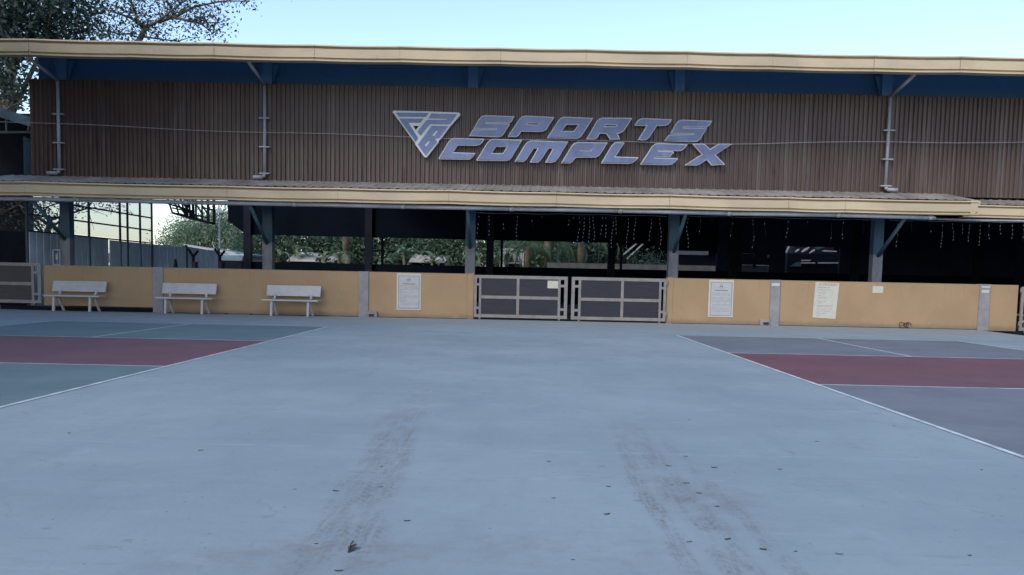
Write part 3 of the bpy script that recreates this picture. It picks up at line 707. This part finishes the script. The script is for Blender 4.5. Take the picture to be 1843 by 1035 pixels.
# ------------------------------------------------------------------ side fence at the left of the hall
FX = -14.2
sf = thing('side_fence', (FX, 30, 0), 'teal sheet fence with tall navy netted frame along the left side of the hall', 'fence')
for a, b, z1 in ((25.3, 30.2, 2.22), (30.3, 31.6, 2.2), (31.8, 33.7, 2.2), (33.9, 37.2, 2.2), (37.3, 41.2, 2.19)):
    mb = MB(); y = a
    while y < b-.01:
        y2 = min(b, y+.19); mb.box(FX-.02, FX+(.02 if int(y/.19) % 2 else .0), y, y2, 0, z1); y = y2
    mb.build('fence_sheet', MT['fence'], sf)
fy = [25.2, 28.85, 31.1, 31.7, 32.75, 33.8]
for y in fy: MB().box(FX-.03, FX+.03, y-.03, y+.03, 0, 4.9).build('post', MT['rail'], sf)
for y in (37.25, 41.3): MB().box(FX-.05, FX+.05, y-.05, y+.05, 0, 2.3).build('post', MT['rail'], sf)
for z in (2.24, 2.72, 3.2, 3.75, 4.85): MB().box(FX-.03, FX+.02, 25.2, 33.85, z-.025, z+.025).build('rail', MT['rail'], sf)
MB().box(FX-.005, FX+.005, 25.2, 33.8, 2.28, 4.82).build('netting', MT['net'], sf)
# far return of the fence, pale sheets
x1 = at(440, 460, 45)[0]
ff = MB(); x = -17.4
while x < x1: ff.box(x, x+.2, 45, 45.03 if int(x*5) % 2 else 45.05, 0, 2.15); x += .2
tag(solid_origin(ff, 'sheet_fence', MT['fence'], (-15, 45, 0)), 'pale bluish corrugated sheet fence crossing behind the left end of the hall', 'fence')
# dark board wall in the left bay
bx0 = at(0, 440, 27)[0]-4; bx1 = at(116, 440, 27)[0]
o = MB().prism([[(bx0, 0), (bx1, 0), (bx1, at(116, 422, 27)[1]), (bx0, at(0, 410, 27)[1]+.1)]], 27, 27.08)
tag(solid_origin(o, 'board_wall', MT['ply'], (bx1-3, 27, 0)), 'dark boarded wall in the leftmost bay behind the left gate', 'wall')
# lean-to shed at far left
sh = thing('lean_to_shed', (-20, 30, 0), 'dark open shed with pale blue sloping roof edge at the left end of the hall', 'shed')
(ax, az), (bx_, bz) = at(-60, 174, 28), at(52, 214, 28)
rfm = MB(); rfm.add([(ax-6, 28, az+1.7), (bx_+1, 28, bz-.3), (bx_+1, 38, bz-.3), (ax-6, 38, az+1.7), (ax-6, 28, az+1.75), (bx_+1, 28, bz-.25), (bx_+1, 38, bz-.25), (ax-6, 38, az+1.75)],
    [(3, 2, 1, 0), (4, 5, 6, 7), (0, 1, 5, 4), (2, 3, 7, 6), (0, 4, 7, 3), (1, 2, 6, 5)])
rfm.build('roof', MT['dark'], sh)
hh = .36
MB().prism([[(ax-6, az+1.77), (bx_+1, bz-.23), (bx_+1, bz-.23-hh*.8), (ax-6, az+1.77-hh)]], 27.9, 27.98).build('fascia', MT['shedroof'], sh)
c0, c1 = at(0, 241, 28.5), at(52, 236, 28.5)
MB().bar((c0[0]-4, 28.5, c0[1]-.05), (c1[0]+1, 28.5, c1[1]), .04, 6).build('tie_rod', MT['pvc'], sh)
for px in (12, 52): 
    q = at(px, 240, 28.5); MB().bar((q[0], 28.5, q[1]), (q[0], 28.5, q[1]+.5), .03, 6).build('strut', MT['pvc'], sh)
wx = at(56, 300, 37)[0]
MB().box(-34, wx, 37, 37.1, 0, at(30, 204, 37)[1]).build('back_wall', MT['ply'], sh)
for x in (-22, -17.5): MB().box(x-.1, x+.1, 28.4, 28.6, 0, az+.2).build('shed_post', MT['dark'], sh)

# hanging steel frame (hoop carrier) inside the left bay
HY = 36
hf = thing('hanging_hoop_frame', (-12.8, HY, 3.2), 'dark steel truss frame hanging from the hall roof above the teal fence', 'steel frame')
def P3(px, py, y): x, z = at(px, py, y); return (x, y, z)
chords = [((301,355),(310,383)), ((310,383),(375,401)), ((312,355),(336,390)), ((323,355),(334,385)), ((300,366),(334,377)), ((310,374),(336,380)), ((335,350),(337,392)), ((341,350),(342,392)), ((352,355),(353,396)), ((363,350),(364,399)), ((374,350),(375,401)), ((336,391),(376,401)), ((353,368),(364,385)), ((341,385),(364,390)), ((364,375),(376,376))]
hm = MB()
for k, ((a, b), (c, d)) in enumerate(chords):
    r = .055 if k in (6, 10, 11, 1) else .035
    for y in (HY, HY+.7): hm.rect(P3(a, b, HY)[:1]+(y,)+P3(a, b, HY)[2:], P3(c, d, HY)[:1]+(y,)+P3(c, d, HY)[2:], r*1.6, r*1.6, (0, 1, .01))
for a, b in ((310, 383), (336, 391), (375, 401), (337, 378), (375, 376)):
    p = P3(a, b, HY); hm.rect(p, (p[0], HY+.7, p[2]), .06, .06)
hm.build('truss', MT['dark'], hf)
p = P3(337, 355, HY); q = P3(376, 355, HY)
for xx in (p[0], q[0]): MB().rect((xx, HY+.35, p[2]), (xx, HY+.35, 7.4), .1, .1, (0, 1, 0)).build('hanger', MT['dark'], hf)
# forked posts standing inside
for px, lab in ((348, 'dark forked post with padded round foot nearer the hanging steel frame'), (396, 'dark forked post next to the thin pale pole behind the wall')):
    yy = 31.5; x, zt = at(px, 449, yy); zz = at(px, 462, yy)[1]
    e = thing('forked_post', (x, yy, 0), lab, 'post')
    MB().bar((x, yy, 0), (x, yy, zz), .045, 8).build('upright', MT['dark'], e)
    fk = MB(); fk.rect((x, yy, zz), (x-.19, yy, zt+.02), .06, .12, (0, 1, 0)); fk.rect((x, yy, zz), (x+.17, yy, zt-.04), .06, .10, (0, 1, 0)); fk.build('fork', MT['dark'], e)
    MB().bar((x+.05, yy, 0), (x+.05, yy, at(px, 471, yy)[1]), .13, 12, r2=.11).build('padding', MT['black'], e, smooth=True)
x, zt = at(316, 466, 30)
tag(solid_origin(MB().bar((x, 30, 0), (x, 30, zt), .30, 10, r2=.03), 'covered_cone', MT['black'], (x, 30, 0)), 'dark pointed cover standing in front of the teal fence', 'cover')
# thin pale pole beyond
x, zt = at(395, 383, 52)
e = thing('lamp_pole', (x, 52, 0), 'thin pale pole rising in front of the round green tree', 'pole')
MB().bar((x, 52, 0), (x, 52, zt), .07, 8, r2=.05).build('pole', MT['pvc'], e)
MB().box(x-.12, x+.12, 51.85, 52.1, zt, zt+.18).build('lamp_head', MT['whitew'], e)
# house with white eave behind the fence
HYy = 48
(a0, a1), (b0_, b1_) = at(332, 441, HYy), at(425, 456, HYy)
e = thing('house', (a0+3, HYy+3, 0), 'low house with white sloping roof edge beyond the fence at left', 'house')
MB().box(a0+1.4, b0_-.2, HYy+.5, HYy+6, 0, b1_-.05).build('wall', MT['stone'], e)
rr = MB(); rr.prism([[(a0, a1), (b0_, b1_), (b0_, b1_-.12), (a0, a1-.10)]], HYy, HYy+6.5); rr.build('roof', MT['shedroof'], e)
MB().prism([[(a0-.02, a1+.06), (b0_, b1_+.05), (b0_, b1_-.08), (a0-.02, a1-.05)]], HYy-.06, HYy-.002).build('eave', MT['whitew'], e)
# teal covered box
(a0, a1), (b0_, b1_) = at(402, 459, 44), at(445, 461, 44)
e = thing('covered_trailer', ((a0+b0_)/2, 43.5, 0), 'low trailer under a teal cover behind the wall left of the rear columns', 'trailer')
cv = MB(); zc = (a1+b1_)/2
cv.extr([(43.2, zc-.28), (43.25, zc-.08), (43.5, zc), (44.6, zc), (44.8, zc-.1), (44.85, zc-.28)], a0, b0_, True); cv.build('cover', MT['tarp'], e, bevel=.02)
MB().box(a0+.05, b0_-.05, 43.22, 44.8, .5, zc-.285).build('body', MT['dark'], e)
for xx in (a0+.35, b0_-.35): MB().bar((xx, 43.2, .33), (xx, 43.0, .33), .33, 14).build('wheel', MT['black'], e)

# ------------------------------------------------------------------ behind the hall
# pale low wall and stacked pale stones
BW = 47
def bz(px, py, y=BW): return at(px, py, y)
(a0, a1), (b0_, b1_) = bz(985, 476), bz(1292, 479)
bwl = MB().box(a0, b0_, BW, BW+.2, 0, (a1+b1_)/2+.06)
tag(solid_origin(bwl, 'rear_low_wall', MT['limewash'], ((a0+b0_)/2, BW, 0)), 'pale low rendered wall behind the hall, seen through the rear opening', 'wall')
def roof_heap(pxa, pya, pxb, pyb, pyc, y, name, label):
    (x0, z0), (x1, z1) = at(pxa, pya, y), at(pxb, pyb, y); zc = at(pxa, pyc, y)[1]
    e = thing(name, ((x0+x1)/2, y, 0), label, 'shed')
    cr_ = MB(); n = 14
    vs = []
    for i in range(n+1):
        t = i/n; vs += [(x0+(x1-x0)*t, y, zc), (x0+(x1-x0)*t, y+2.4, z0+(z1-z0)*t+(.05 if i % 2 else 0))]
    cr_.add(vs, [(2*i, 2*i+2, 2*i+3, 2*i+1) for i in range(n)]); cr_.build('roof', MT['stone'], e)
    MB().box(x0+.2, x1-.2, y+.2, y+2.2, 0, zc-.02).build('wall', MT['ply'], e); return e
roof_heap(515, 450, 600, 458, 470, 50, 'small_shed', 'small shed with pale corrugated roof among banana plants behind the hall')
roof_heap(735, 456, 800, 462, 472, 49, 'small_shed', 'low shed with pale roof left of the column by the double gate, behind the hall')
roof_heap(905, 465, 935, 465, 474, 50, 'small_shed', 'tiny pale roofed shed seen behind the hall right of the gate column')
(a0, a1), (b0_, b1_) = at(900, 447, 52), at(943, 450, 52)
o = MB(); 
for k in range(5): o.box(a0+(b0_-a0)*k/5, a0+(b0_-a0)*(k+.8)/5, 52, 52.1, (a1+b1_)/2-.08, (a1+b1_)/2+.05)
o.box(a0, b0_, 52.1, 52.16, 0, (a1+b1_)/2-.0)
tag(solid_origin(o, 'picket_rail', MT['whitew'], (a0, 52, 0)), 'short white railing among the plants behind the hall', 'railing')

# dark house behind the right openings with pale wall base
(a0, a1), (b0_, b1_) = at(1108, 435, 54), at(1420, 440, 54)
dh = thing('dark_outbuilding', ((a0+b0_)/2, 55, 0), 'dark outbuilding with pale diagonal struts behind the hall, right of the palm', 'outbuilding')
MB().box(a0, b0_+8, 54.5, 60, 0, 3.6).build('wall', MT['ply'], dh)
MB().box(a0-.3, b0_+8.3, 53.2, 60.5, 3.6, 3.75).build('roof', MT['dark'], dh)
for (pa, pb) in (((1128, 466), (1160, 436)), ((1122, 458), (1146, 438))):
    p, q = at(*pa, 53.4), at(*pb, 53.4); MB().rect((p[0], 53.4, p[1]), (q[0], 53.4, q[1]), .09, .09, (0, 1, 0)).build('strut', MT['pvc'], dh)
def panel(name, x0, x1, z0, z1, y, mt, label, cat='panel', th=.06):
    return tag(solid_origin(MB().box(x0, x1, y, y+th, z0, z1), name, MT[mt], ((x0+x1)/2, y, z0)), label, cat)
Yp = 47
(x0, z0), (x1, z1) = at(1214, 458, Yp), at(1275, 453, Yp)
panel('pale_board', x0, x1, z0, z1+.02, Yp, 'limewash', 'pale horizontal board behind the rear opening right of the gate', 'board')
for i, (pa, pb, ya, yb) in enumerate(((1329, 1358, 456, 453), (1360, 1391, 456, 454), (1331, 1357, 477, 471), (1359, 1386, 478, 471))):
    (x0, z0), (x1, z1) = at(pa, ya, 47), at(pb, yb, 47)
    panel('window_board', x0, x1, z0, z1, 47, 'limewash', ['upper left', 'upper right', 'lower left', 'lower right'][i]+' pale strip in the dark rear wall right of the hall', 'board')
# vehicle in the far right opening; pale pieces are reflections put in as colour
vh = thing('parked_van', (13.6, 48, 0), 'dark parked vehicle with pale glints behind the hall seen between two right columns', 'van')
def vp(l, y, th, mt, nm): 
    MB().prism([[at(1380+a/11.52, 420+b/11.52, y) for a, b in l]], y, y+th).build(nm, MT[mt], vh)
(x0, z0), (x1, z1) = at(1418, 452, 48), at(1512, 442, 48)
MB().box(x0, x1, 48.05, 52, .4, z0-.1).build('body', MT['dark'], vh, bevel=.05)
MB().box(x0+.5, x1-.1, 48.6, 52, z0-.1, z1+.2).build('cabin', MT['dark'], vh, bevel=.05)
for xx in (x0+.7, x1-.6): MB().bar((xx, 47.98, .36), (xx, 48.2, .36), .36, 16).build('wheel', MT['black'], vh)
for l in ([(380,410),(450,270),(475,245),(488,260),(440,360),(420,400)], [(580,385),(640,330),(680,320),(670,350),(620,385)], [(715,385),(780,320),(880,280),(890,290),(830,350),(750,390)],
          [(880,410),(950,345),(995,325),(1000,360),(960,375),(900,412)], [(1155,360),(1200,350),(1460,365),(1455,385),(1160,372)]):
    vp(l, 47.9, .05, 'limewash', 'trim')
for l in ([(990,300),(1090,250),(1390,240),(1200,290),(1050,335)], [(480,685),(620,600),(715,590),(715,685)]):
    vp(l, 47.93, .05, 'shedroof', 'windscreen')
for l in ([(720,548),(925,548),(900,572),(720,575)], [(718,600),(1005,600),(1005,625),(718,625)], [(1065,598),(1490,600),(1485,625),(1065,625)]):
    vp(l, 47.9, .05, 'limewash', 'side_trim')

# ------------------------------------------------------------------ vegetation
def leaf_cloud(centers, n, size, seed, per=26, cmin=3, rad_pow=.45):
    rnd = random.Random(seed); V = []; Fc = []
    tot = sum(r[3]*r[4]*r[5] for r in centers)
    for cx, cy, cz, rx, ry_, rz_ in centers:
        m = max(1, int(n*rx*ry_*rz_/tot))
        clumps = max(cmin, m//per)
        for _ in range(clumps):
            a = rnd.uniform(0, 2*math.pi); u = rnd.uniform(-1, 1); k = rnd.random()**rad_pow; s = math.sqrt(1-u*u)
            ox, oy, oz = cx+rx*k*s*math.cos(a), cy+ry_*k*s*math.sin(a), cz+rz_*k*u
            cr_ = rnd.uniform(1.2, 3.2)*size
            for _ in range(per):
                px, py, pz = ox+rnd.gauss(0, cr_), oy+rnd.gauss(0, cr_), oz+rnd.gauss(0, cr_*.7)
                L = size*rnd.uniform(.6, 1.3); W = L*rnd.uniform(.35, .6)
                d = Vector((rnd.uniform(-1, 1), rnd.uniform(-1, 1), rnd.uniform(-1, .5))).normalized(); sd_ = d.orthogonal().normalized()
                sd_ = (Matrix.Rotation(rnd.uniform(0, 6.28), 3, d) @ sd_)
                p = Vector((px, py, pz)); i = len(V)
                V += [tuple(p), tuple(p+d*L*.5+sd_*W*.5), tuple(p+d*L), tuple(p+d*L*.5-sd_*W*.5)]
                Fc.append((i, i+1, i+2, i+3))
    mb = MB(); mb.v = V; mb.f = Fc; return mb
def limb(mb, pts, r0, r1):
    n = len(pts)-1
    for i in range(n):
        a = r0+(r1-r0)*i/n; b = r0+(r1-r0)*(i+1)/n; mb.bar(pts[i], pts[i+1], a, 8, r2=b)
def tree(name, base, top, centers, n, size, mat, label, seed, r=.3, limbs=8, bark='bark'):
    rnd = random.Random(seed); e = thing(name, base, label, 'tree')
    tr = MB(); b = Vector(base); t = Vector(top); m = b.lerp(t, .5)+Vector((rnd.uniform(-.4, .4), 0, 0))
    limb(tr, [b, m, t], r, r*.55)
    tr.build('trunk', MT[bark], e, smooth=True)
    lb = MB()
    for i in range(limbs):
        c = centers[i % len(centers)]; s = b.lerp(t, rnd.uniform(.65, 1.)); q = Vector(c[:3])+Vector((rnd.uniform(-.6, .6)*c[3], rnd.uniform(-.6, .6)*c[4], rnd.uniform(-.2, .6)*c[5]))
        mid = s.lerp(q, .5)+Vector((rnd.uniform(-.5, .5), rnd.uniform(-.5, .5), rnd.uniform(0, .6)))
        limb(lb, [s, mid, q], r*.35, r*.06)
        for _ in range(3):
            q2 = mid.lerp(q, rnd.random())+Vector([rnd.uniform(-1.2, 1.2) for _ in range(3)]); limb(lb, [mid, q2], r*.12, r*.03)
    lb.build('limbs', MT[bark], e, smooth=True)
    leaf_cloud(centers, n, size, seed+1).build('crown', MT[mat], e, recalc=False)
    return e
def C(px, py, y, rx, rz_, ry_=None): x, z = at(px, py, y); return (x, y, z, rx, ry_ or rx, rz_)
# big dark tree over the left end of the roof
tree('broadleaf_tree', (-27.5, 46, -.2), (-26.5, 46, 12),
     [C(-40, 20, 46, 3.2, 2.6), C(20, 40, 45, 2.4, 2.2), C(90, 30, 46, 2.6, 2.0), C(150, 45, 46, 1.5, 1.6), C(60, -20, 46, 3.5, 2.0), C(140, 5, 47, 1.6, 1.4), C(15, 130, 44, 2.0, 1.4), C(30, 165, 44, 1.2, 1.2), C(75, 75, 47, 2.6, 1.2), C(-30, 120, 46, 2.0, 2.0)],
     15000, .27, 'leafd', 'dense dark leafy tree over the left end of the roof', 21, .45, 12)
# sparse tree with visible limbs
sp = thing('open_crowned_tree', (-22.6, 44, -.2), 'open-crowned tree with bare forked limbs above the roof gutter at left', 'tree')
SY = 44
tk = MB(); b0p = P3(262, 50, SY)
limb(tk, [(-22.6, SY, -.2), P3(112, 420, SY), P3(118, 370, SY), P3(150, 260, SY), P3(195, 160, SY), P3(238, 90, SY), P3(252, 70, SY), b0p], .26, .12); tk.build('trunk', MT['bark'], sp, smooth=True)
lm_ = MB(); rnd = random.Random(4)
main = [[(262,50),(285,38),(310,18),(340,-5),(365,-30)], [(262,50),(248,40),(240,15),(232,-15)], [(285,40),(320,28),(350,12),(400,2),(450,2)], [(255,45),(235,32),(215,25),(190,18)],
        [(258,66),(285,70),(320,75)], [(300,28),(330,35),(360,42),(395,40)], [(340,33),(365,45),(385,62)], [(310,18),(300,0),(295,-20)], [(245,60),(215,62),(190,55)]]
tips = []
for L in main:
    pts = []
    for i, (px, py) in enumerate(L):
        yy = SY + (0 if i == 0 else rnd.uniform(-1.2, 1.2)); pts.append(P3(px, py, yy))
    limb(lm_, pts, .085 if len(L) > 3 else .055, .02)
    for k in range(len(pts)-1):
        for _ in range(4):
            s = Vector(pts[k]).lerp(Vector(pts[k+1]), rnd.random()); q = s+Vector((rnd.uniform(-.9, .9), rnd.uniform(-.9, .9), rnd.uniform(-.3, .9)))
            limb(lm_, [s, s.lerp(q, .5)+Vector((rnd.uniform(-.1, .1), 0, .08)), q], .028, .010); tips.append(q); tips.append(s.lerp(q, .6))
    tips.append(Vector(pts[-1]))
lm_.build('limbs', MT['bark'], sp, smooth=True)
cl = [(t.x, t.y, t.z, .30, .30, .22) for t in tips]
for px, py, a in ((350,42,.5),(385,58,.45),(330,50,.5),(375,30,.4),(200,60,.6),(185,55,.5),(225,66,.5),(290,20,.3),(215,5,.5),(300,66,.4),(345,68,.4),(395,8,.4),(430,4,.5),(455,2,.3),(250,10,.4)):
    cl.append(C(px, py, SY+rnd.uniform(-1, 1), a, a*.6))
leaf_cloud(cl, 5000, .16, 77, 8, 1).build('crown', MT['leafd'], sp, recalc=False)
# left-bay foliage seen under the canopy and above the fence
tree('broadleaf_tree', (-19.5, 36, -.2), (-19.3, 36, 3.2), [C(85, 385, 36, .9, .8), C(60, 400, 36, .9, .8), C(110, 372, 36, .8, .5), C(170, 368, 36, 1.0, .25), C(205, 378, 36, .5, .28), C(25, 380, 37, 1.2, 1.0)],
     3000, .12, 'leafd', 'dark leafy branches seen under the canopy between left gate and fence', 31, .16, 6)
# round green tree
tree('broadleaf_tree', (-26.0, 70, -.2), (-26, 70, 4), [C(360, 425, 70, 2.6, 2.0), C(400, 410, 71, 2.2, 1.8), C(325, 430, 69, 1.6, 1.0), C(430, 430, 70, 2.0, 1.7), C(410, 395, 70, 1.4, 1.0), C(345, 412, 71, 1.6, 1.1), C(460, 435, 70, 2., 1.6), C(305, 438, 70, .8, .6)],
     20000, .2, 'leafr', 'round mid-green tree behind the white roof edge at left', 41, .3, 8)
tree('broadleaf_tree', (-30.5, 82, -.2), (-30.5, 82, 3), [C(297, 440, 82, .9, .9), C(318, 440, 82, 1.4, 1.0)], 1600, .2, 'leafd', 'small bluish bush tree left of the round green tree', 42, .15, 3)
# unseen trees added left of the frame to darken the left facade
for k, (x, y, h, r_) in enumerate(((-19.5, 13, 10, 8.5), (-27, 18, 11, 9), (-23, 1, 13, 10))):
    tree('shade_tree', (x, y, -.2), (x, y, h*.55), [(x, y, h, r_, r_, r_*.75), (x-1.5, y+2, h-1.5, r_*.7, r_*.7, r_*.5), (x+1.2, y-2, h-2, r_*.6, r_*.6, r_*.5)], 20000, .55, 'leafd',
         ['big dark shade tree beside the court, outside the left edge', 'tallest shade tree beside the court, near the left gate', 'smaller shade tree beside the camera on the left'][k], 120+k, .4, 6)
# distant tree line (one mass far off)
fl = []
rnd = random.Random(9)
for i in range(60):
    x = -120+i*4.2+rnd.uniform(-2, 2); fl.append((x, 160+rnd.uniform(-8, 8), rnd.uniform(1.5, 3), rnd.uniform(3, 5), 3, rnd.uniform(2., 4.2)))
tag(leaf_cloud(fl, 9000, .8, 3).build('far_woodland', MT['leafm'], recalc=False), kind='stuff')
# backing shrubs and trees behind the rear opening
for k, (px, y, w, z, mt, lab) in enumerate(((560, 58, 5., 3.6, 'leafm', 'dense bushy tree behind the banana plants left of the rear opening'), (700, 60, 5.5, 3.8, 'leafd', 'dark bushy tree behind the hall between second and third rear columns'),
                                            (850, 58, 5.5, 3.6, 'leafm', 'bushy green tree behind the gate column, seen under the canopy'), (1010, 60, 5., 3.8, 'leafp', 'bushy green tree behind the hanging palm fronds'), (1085, 56, 2.6, 3., 'leafd', 'dark bush at the right end of the palm fronds'))):
    x = at(px, 450, y)[0]
    tree('bushy_tree', (x, y, -.2), (x, y, 2.2), [(x, y, z*.85, w, 2.2, z*.75), (x-w*.5, y-1, z*.6, w*.5, 1.4, z*.5), (x+w*.55, y-.8, z*.62, w*.5, 1.4, z*.5)], 16000, .27, mt, lab, 50+k, .2, 7)
def blade(mb, base, az, L, W, droop, lift, seed, seg=9, notch=True):
    rnd = random.Random(seed); p = Vector(base); dirv = Vector((math.cos(az), math.sin(az), 0)); side = Vector((-math.sin(az), math.cos(az), 0))
    prev = None; ang = lift; st = L/seg
    for i in range(seg+1):
        t = i/seg; w = W*math.sin(math.pi*min(.97, .10+t*.88))**.6*.5
        l = p+side*w+Vector((0, 0, w*.25)); r = p-side*w+Vector((0, 0, w*.25)); c = p
        if prev:
            a = len(mb.v); mb.v += [tuple(prev[0]), tuple(prev[1]), tuple(prev[2]), tuple(l), tuple(c), tuple(r)]
            if not (notch and rnd.random() < .15): mb.f.append((a, a+1, a+4, a+3))
            if not (notch and rnd.random() < .15): mb.f.append((a+1, a+2, a+5, a+4))
        prev = (l, c, r); p = p+dirv*math.cos(ang)*st+Vector((0, 0, math.sin(ang)*st)); ang -= droop/seg
def banana(px, y, h, lab, seed):
    x = at(px, 450, y)[0]; rnd = random.Random(seed); e = thing('banana_plant', (x, y, -.2), lab, 'plant')
    t = MB(); limb(t, [(x, y, -.2), (x+rnd.uniform(-.1, .1), y, h*.6), (x+rnd.uniform(-.2, .2), y, h)], .16, .09); t.build('stem', MT['barkp'], e, smooth=True)
    for i in range(12):
        m = MB(); blade(m, (x, y, h-rnd.uniform(0, .4)), rnd.uniform(0, 6.28), rnd.uniform(.8, 1.45), rnd.uniform(.2, .34), rnd.uniform(1.5, 2.6), rnd.uniform(.5, 1.2), seed*20+i)
        m.build('leaf', MT['leafb'], e, recalc=False)
for k, (px, y, h, lab) in enumerate(((500, 49, 2.3, 'banana plant just right of the second rear column at left'), (535, 51, 2.6, 'tall banana plant above the small pale-roofed shed'), (585, 48, 2.2, 'banana plant left of the bare yellow palm stem'),
                                     (612, 50, 2.5, 'banana plant behind the yellow stem near the third rear column'), (690, 49, 2.0, 'broad banana plant right of the third rear column'), (730, 51, 2.5, 'banana plant in the middle of the third rear opening'),
                                     (780, 49, 2.2, 'banana plant left of the blue column at the gate'), (860, 50, 2.3, 'banana plant right of the blue column at the gate'), (915, 51, 2.5, 'banana plant over the white railing'))):
    banana(px, y, h, lab, 60+k)
def palm(px, y, zc, lab, seed, nf=16, L=3.2):
    x = at(px, 450, y)[0]; rnd = random.Random(seed); e = thing('palm_tree', (x, y, -.2), lab, 'tree')
    t = MB(); limb(t, [(x, y, -.2), (x+.05, y, zc*.5), (x, y, zc)], .24, .2); t.build('trunk', MT['barkp'], e, smooth=True)
    for i in range(nf):
        m = MB(); az = i*2.399; p = Vector((x, y, zc)); ang = rnd.uniform(.2, 1.1); droop = rnd.uniform(2.2, 3.0); seg = 20; st = L/seg
        dv = Vector((math.cos(az), math.sin(az), 0)); sv = Vector((-dv.y, dv.x, 0))
        for k in range(seg):
            q = p+dv*math.cos(ang)*st+Vector((0, 0, math.sin(ang)*st))
            m.bar(p, q, .018, 4)
            ll = .62*math.sin(math.pi*min(.95, .12+k/seg*.85))
            for s in (-1, 1):
                for dd in (0, .5):
                    b = p.lerp(q, dd); tip = b+sv*s*ll*.55+Vector((0, 0, -ll*.75))+dv*ll*.25; a = len(m.v)
                    m.v += [tuple(b), tuple(b+dv*.035), tuple(tip)]; m.f.append((a, a+1, a+2))
            p = q; ang -= droop/seg
        m.build('frond', MT['leafp'], e, recalc=False)
palm(985, 50.5, 3.5, 'palm with long hanging green fronds behind the right gate leaf', 5, 20, 3.6)
palm(1045, 51, 3.6, 'second hanging palm to the right, next to the dark bush', 6, 18, 3.4)
palm(622, 52, 4.9, 'palm with bare yellowish trunk near the third rear column', 7, 14, 3.0)
palm(950, 50, 3.0, 'palm with thick ragged brown trunk right of the white railing', 8, 14, 2.6)
# small shrub above the pale rear wall
x, z = at(1175, 468, 48)
o = solid_origin(leaf_cloud([(x, 48, z, .7, .4, .45), (x-1.1, 48, z-.1, .5, .3, .3), (x+1.0, 48, z-.15, .4, .3, .25)], 900, .1, 90), 'shrub', MT['leafb'], (x, 48, -.2), recalc=False)
tag(o, 'small green shrub over the pale rear wall right of the palm fronds', 'shrub')

# ------------------------------------------------------------------ litter on the slab
rnd = random.Random(15)
spots = [(361,811,.05),(124,780,.04),(996,897,.035),(1235,870,.05),(1258,888,.06),(1210,873,.03),(1310,971,.06),(1373,989,.05),(1432,993,.03),(1510,998,.05),(1031,1008,.03),(1403,845,.04),(988,831,.05),(733,938,.05),
         (609,1028,.05),(569,979,.025),(685,877,.035),(687,840,.03),(1235,822,.04),(1470,795,.05),(1240,756,.03),(1095,876,.04),(1203,839,.06),(1285,842,.06),(1092,926,.06),(1290,912,.04),(1240,976,.04),(1609,766,.03),(1767,846,.03),(1745,1000,.03),(530,881,.03),(604,884,.05),(1000,655,.04),(930,640,.05)]
for i, (px, py, s) in enumerate(spots):
    x, y = gr(px, py); m = MB(); a = rnd.uniform(-.5, .5); n = 7
    el = rnd.uniform(.18, .5); pts = []
    for k in range(n):
        t = 2*math.pi*k/n; rr_ = s*.32*rnd.uniform(.75, 1.2); u, v = rr_*math.cos(t), rr_*el*math.sin(t)
        pts.append((x+u*math.cos(a)-v*math.sin(a), y+u*math.sin(a)+v*math.cos(a), .002+.08*s*abs(math.cos(t))))
    m.add(pts+[(x, y, .003)], [(k, (k+1) % n, n) for k in range(n)])
    o = solid_origin(m, 'dry_leaf', MT['twig'], (x, y, 0), recalc=False)
    o.modifiers.new('solid', 'SOLIDIFY').thickness = .002
    tag(o, 'small dark dried leaf scrap lying flat on the pale blue slab', 'leaf', 'dark leaf scraps scattered over the pale slab')
m = MB(); (xa_, ya_), (xb_, yb_) = gr(627, 996), gr(636, 977)
m.tube([(xa_, ya_, .006), ((xa_+xb_)/2, (ya_+yb_)/2, .018), (xb_, yb_, .008)], .003, 5)
c_ = gr(630, 990); m.add([(xa_, ya_, .004), (c_[0]+.03, c_[1]+.02, .022), (gr(636, 985)[0], gr(636, 985)[1], .012), (c_[0]-.014, c_[1]+.03, .006)], [(0, 1, 2, 3)])
tag(solid_origin(m, 'twig', MT['twig'], (c_[0], c_[1], 0), recalc=False), 'dark forked twig with a leaf, largest scrap on the slab in the foreground', 'twig')
for px, py in ((407, 564), (452, 565)):
    x, y = gr(px, py+1); y = min(y, 24.1); x = at(px, py, y)[0]
    m = MB().bar((x-.03, y, .02), (x+.05, y, .018), .022, 6, r2=.014)
    tag(solid_origin(m, 'clod', MT['twig'], (x, y, 0)), 'small dark clod at the foot of the wall between the middle and right benches', 'clod', 'dark clods at the wall foot')
